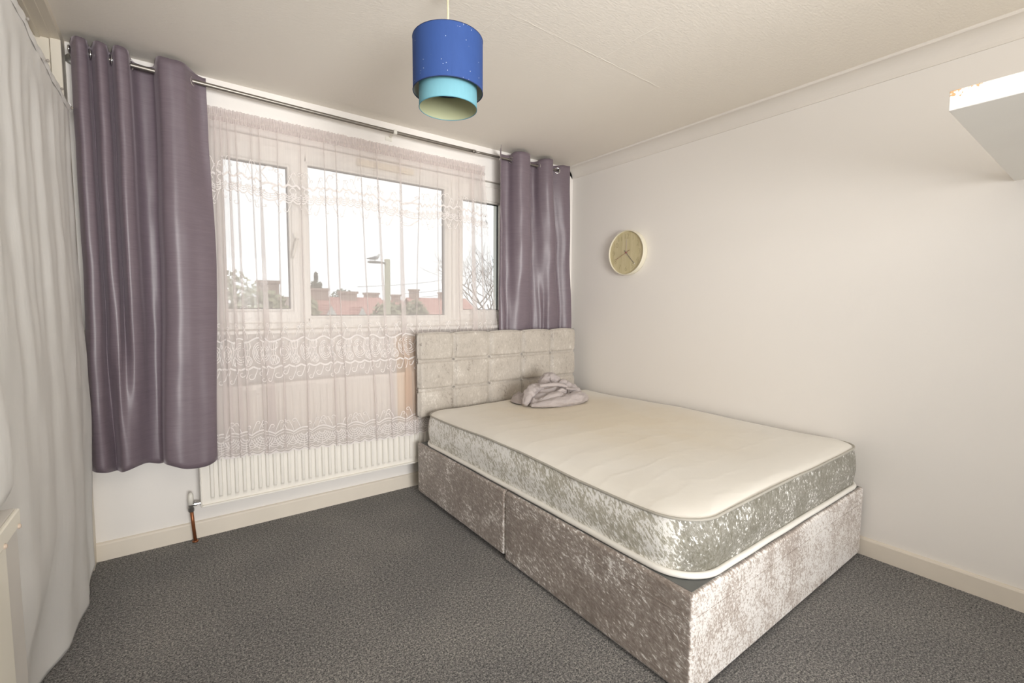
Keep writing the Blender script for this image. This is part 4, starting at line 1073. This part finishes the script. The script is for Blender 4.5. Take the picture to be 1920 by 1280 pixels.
# street lamp with a gull on it
sl_ = root('street_lamp', (4.63, 16, GZ), 'pale square street lamp post with a flat grey head', 'street lamp')
G().box(4.535, 4.725, 15.9, 16.1, GZ, 3.20, .02, 2).mk('post', conc_m, sl_)
g = G().tube([(4.55, 16, 3.02), (4.35, 15.98, 3.04)], .04, 10); g.mk('arm', lampgrey_m, sl_)
g = G(); g.lathe([(0, 0), (.05, .0), (.085, .08), (.095, .3), (.075, .52), (.03, .60), (0, .61)], (3.80, 15.97, 3.03), 'x', 16)
g.v = [(x, y, 3.03+(z-3.03)*(.75 if z > 3.03 else .45)) for x, y, z in g.v]; g.mk('lamp_head', lampgrey_m, sl_, smooth=True)
gu = root('seagull', (4.10, 15.97, 3.105), 'small grey gull perched on the street lamp head', 'bird')
gull_w = plain('gull white', (.6, .6, .58), .7); gull_g = plain('gull grey', (.25, .25, .26), .7)
g = G().tube([(3.84, 15.97, 3.155), (3.92, 15.97, 3.165), (4.05, 15.97, 3.195), (4.17, 15.97, 3.235), (4.23, 15.97, 3.285), (4.255, 15.97, 3.335), (4.275, 15.97, 3.365), (4.30, 15.97, 3.37)], [.012, .035, .075, .08, .055, .038, .04, .018], 12); g.tube([(4.30, 15.97, 3.368), (4.345, 15.97, 3.355)], [.012, .004], 6); g.mk('body', gull_w, gu, smooth=True)
for s1 in (-1, 1):
    g = G().tube([(4.20, 15.97+s1*.06, 3.25), (4.06, 15.97+s1*.075, 3.225), (3.90, 15.97+s1*.055, 3.19), (3.76, 15.97+s1*.025, 3.165)], [.02, .05, .035, .006], 8); g.mk('wing', gull_g, gu, smooth=True)
    G().tube([(4.10, 15.97+s1*.03, 3.19), (4.10, 15.97+s1*.03, 3.095)], .007, 6).mk('leg', gull_g, gu)
# overhead cables
for i, (a, b) in enumerate((((9.2, 34, 2.75), (26, 42, 5.2)), ((14.0, 36, 2.35), (26, 42, 4.5)), ((17.5, 40, 2.2), (26, 42, 3.8)))):
    pts = [(lerp(a[0], b[0], t/12), lerp(a[1], b[1], t/12), lerp(a[2], b[2], t/12)-.35*math.sin(PI*t/12)) for t in range(13)]
    G().tube(pts, .014, 6).mk('overhead_cable', gasket_m, far_house)
# bare tree in the right-hand pane
bt = root('bare_tree', (10.2, 14, GZ), 'tall leafless tree with fine twigs in the right pane', 'tree')
g = G(); rg = random.Random(12); cnt = [0]
def branch(p, d, ln, r, depth):
    n = 4; pts = [p]; dd = d.copy()
    for i in range(n):
        dd = (dd+Vector((rg.uniform(-.22, .22), rg.uniform(-.22, .22), rg.uniform(-.10, .20)))).normalized(); pts.append(pts[-1]+dd*ln/n)
    g.tube(pts, [lerp(r, r*.6, i/n) for i in range(n+1)], 5 if depth < 3 else 4, False)
    if depth < 6 and cnt[0] < 2600:
        for q in range(2 if depth < 1 else 3):
            cnt[0] += 1; k_ = rg.randint(2, n)
            e_ = Vector((rg.uniform(-1, 1), rg.uniform(-1, 1), rg.uniform(-.25, .9))).normalized()
            branch(pts[k_], (dd*.75+e_*.85).normalized(), ln*rg.uniform(.62, .82), max(.006, r*.55), depth+1)
branch(Vector((10.2, 14, GZ)), Vector((-.02, 0, 1)), 3.3, .17, 0)
g.mk('branches', bark_m, bt)
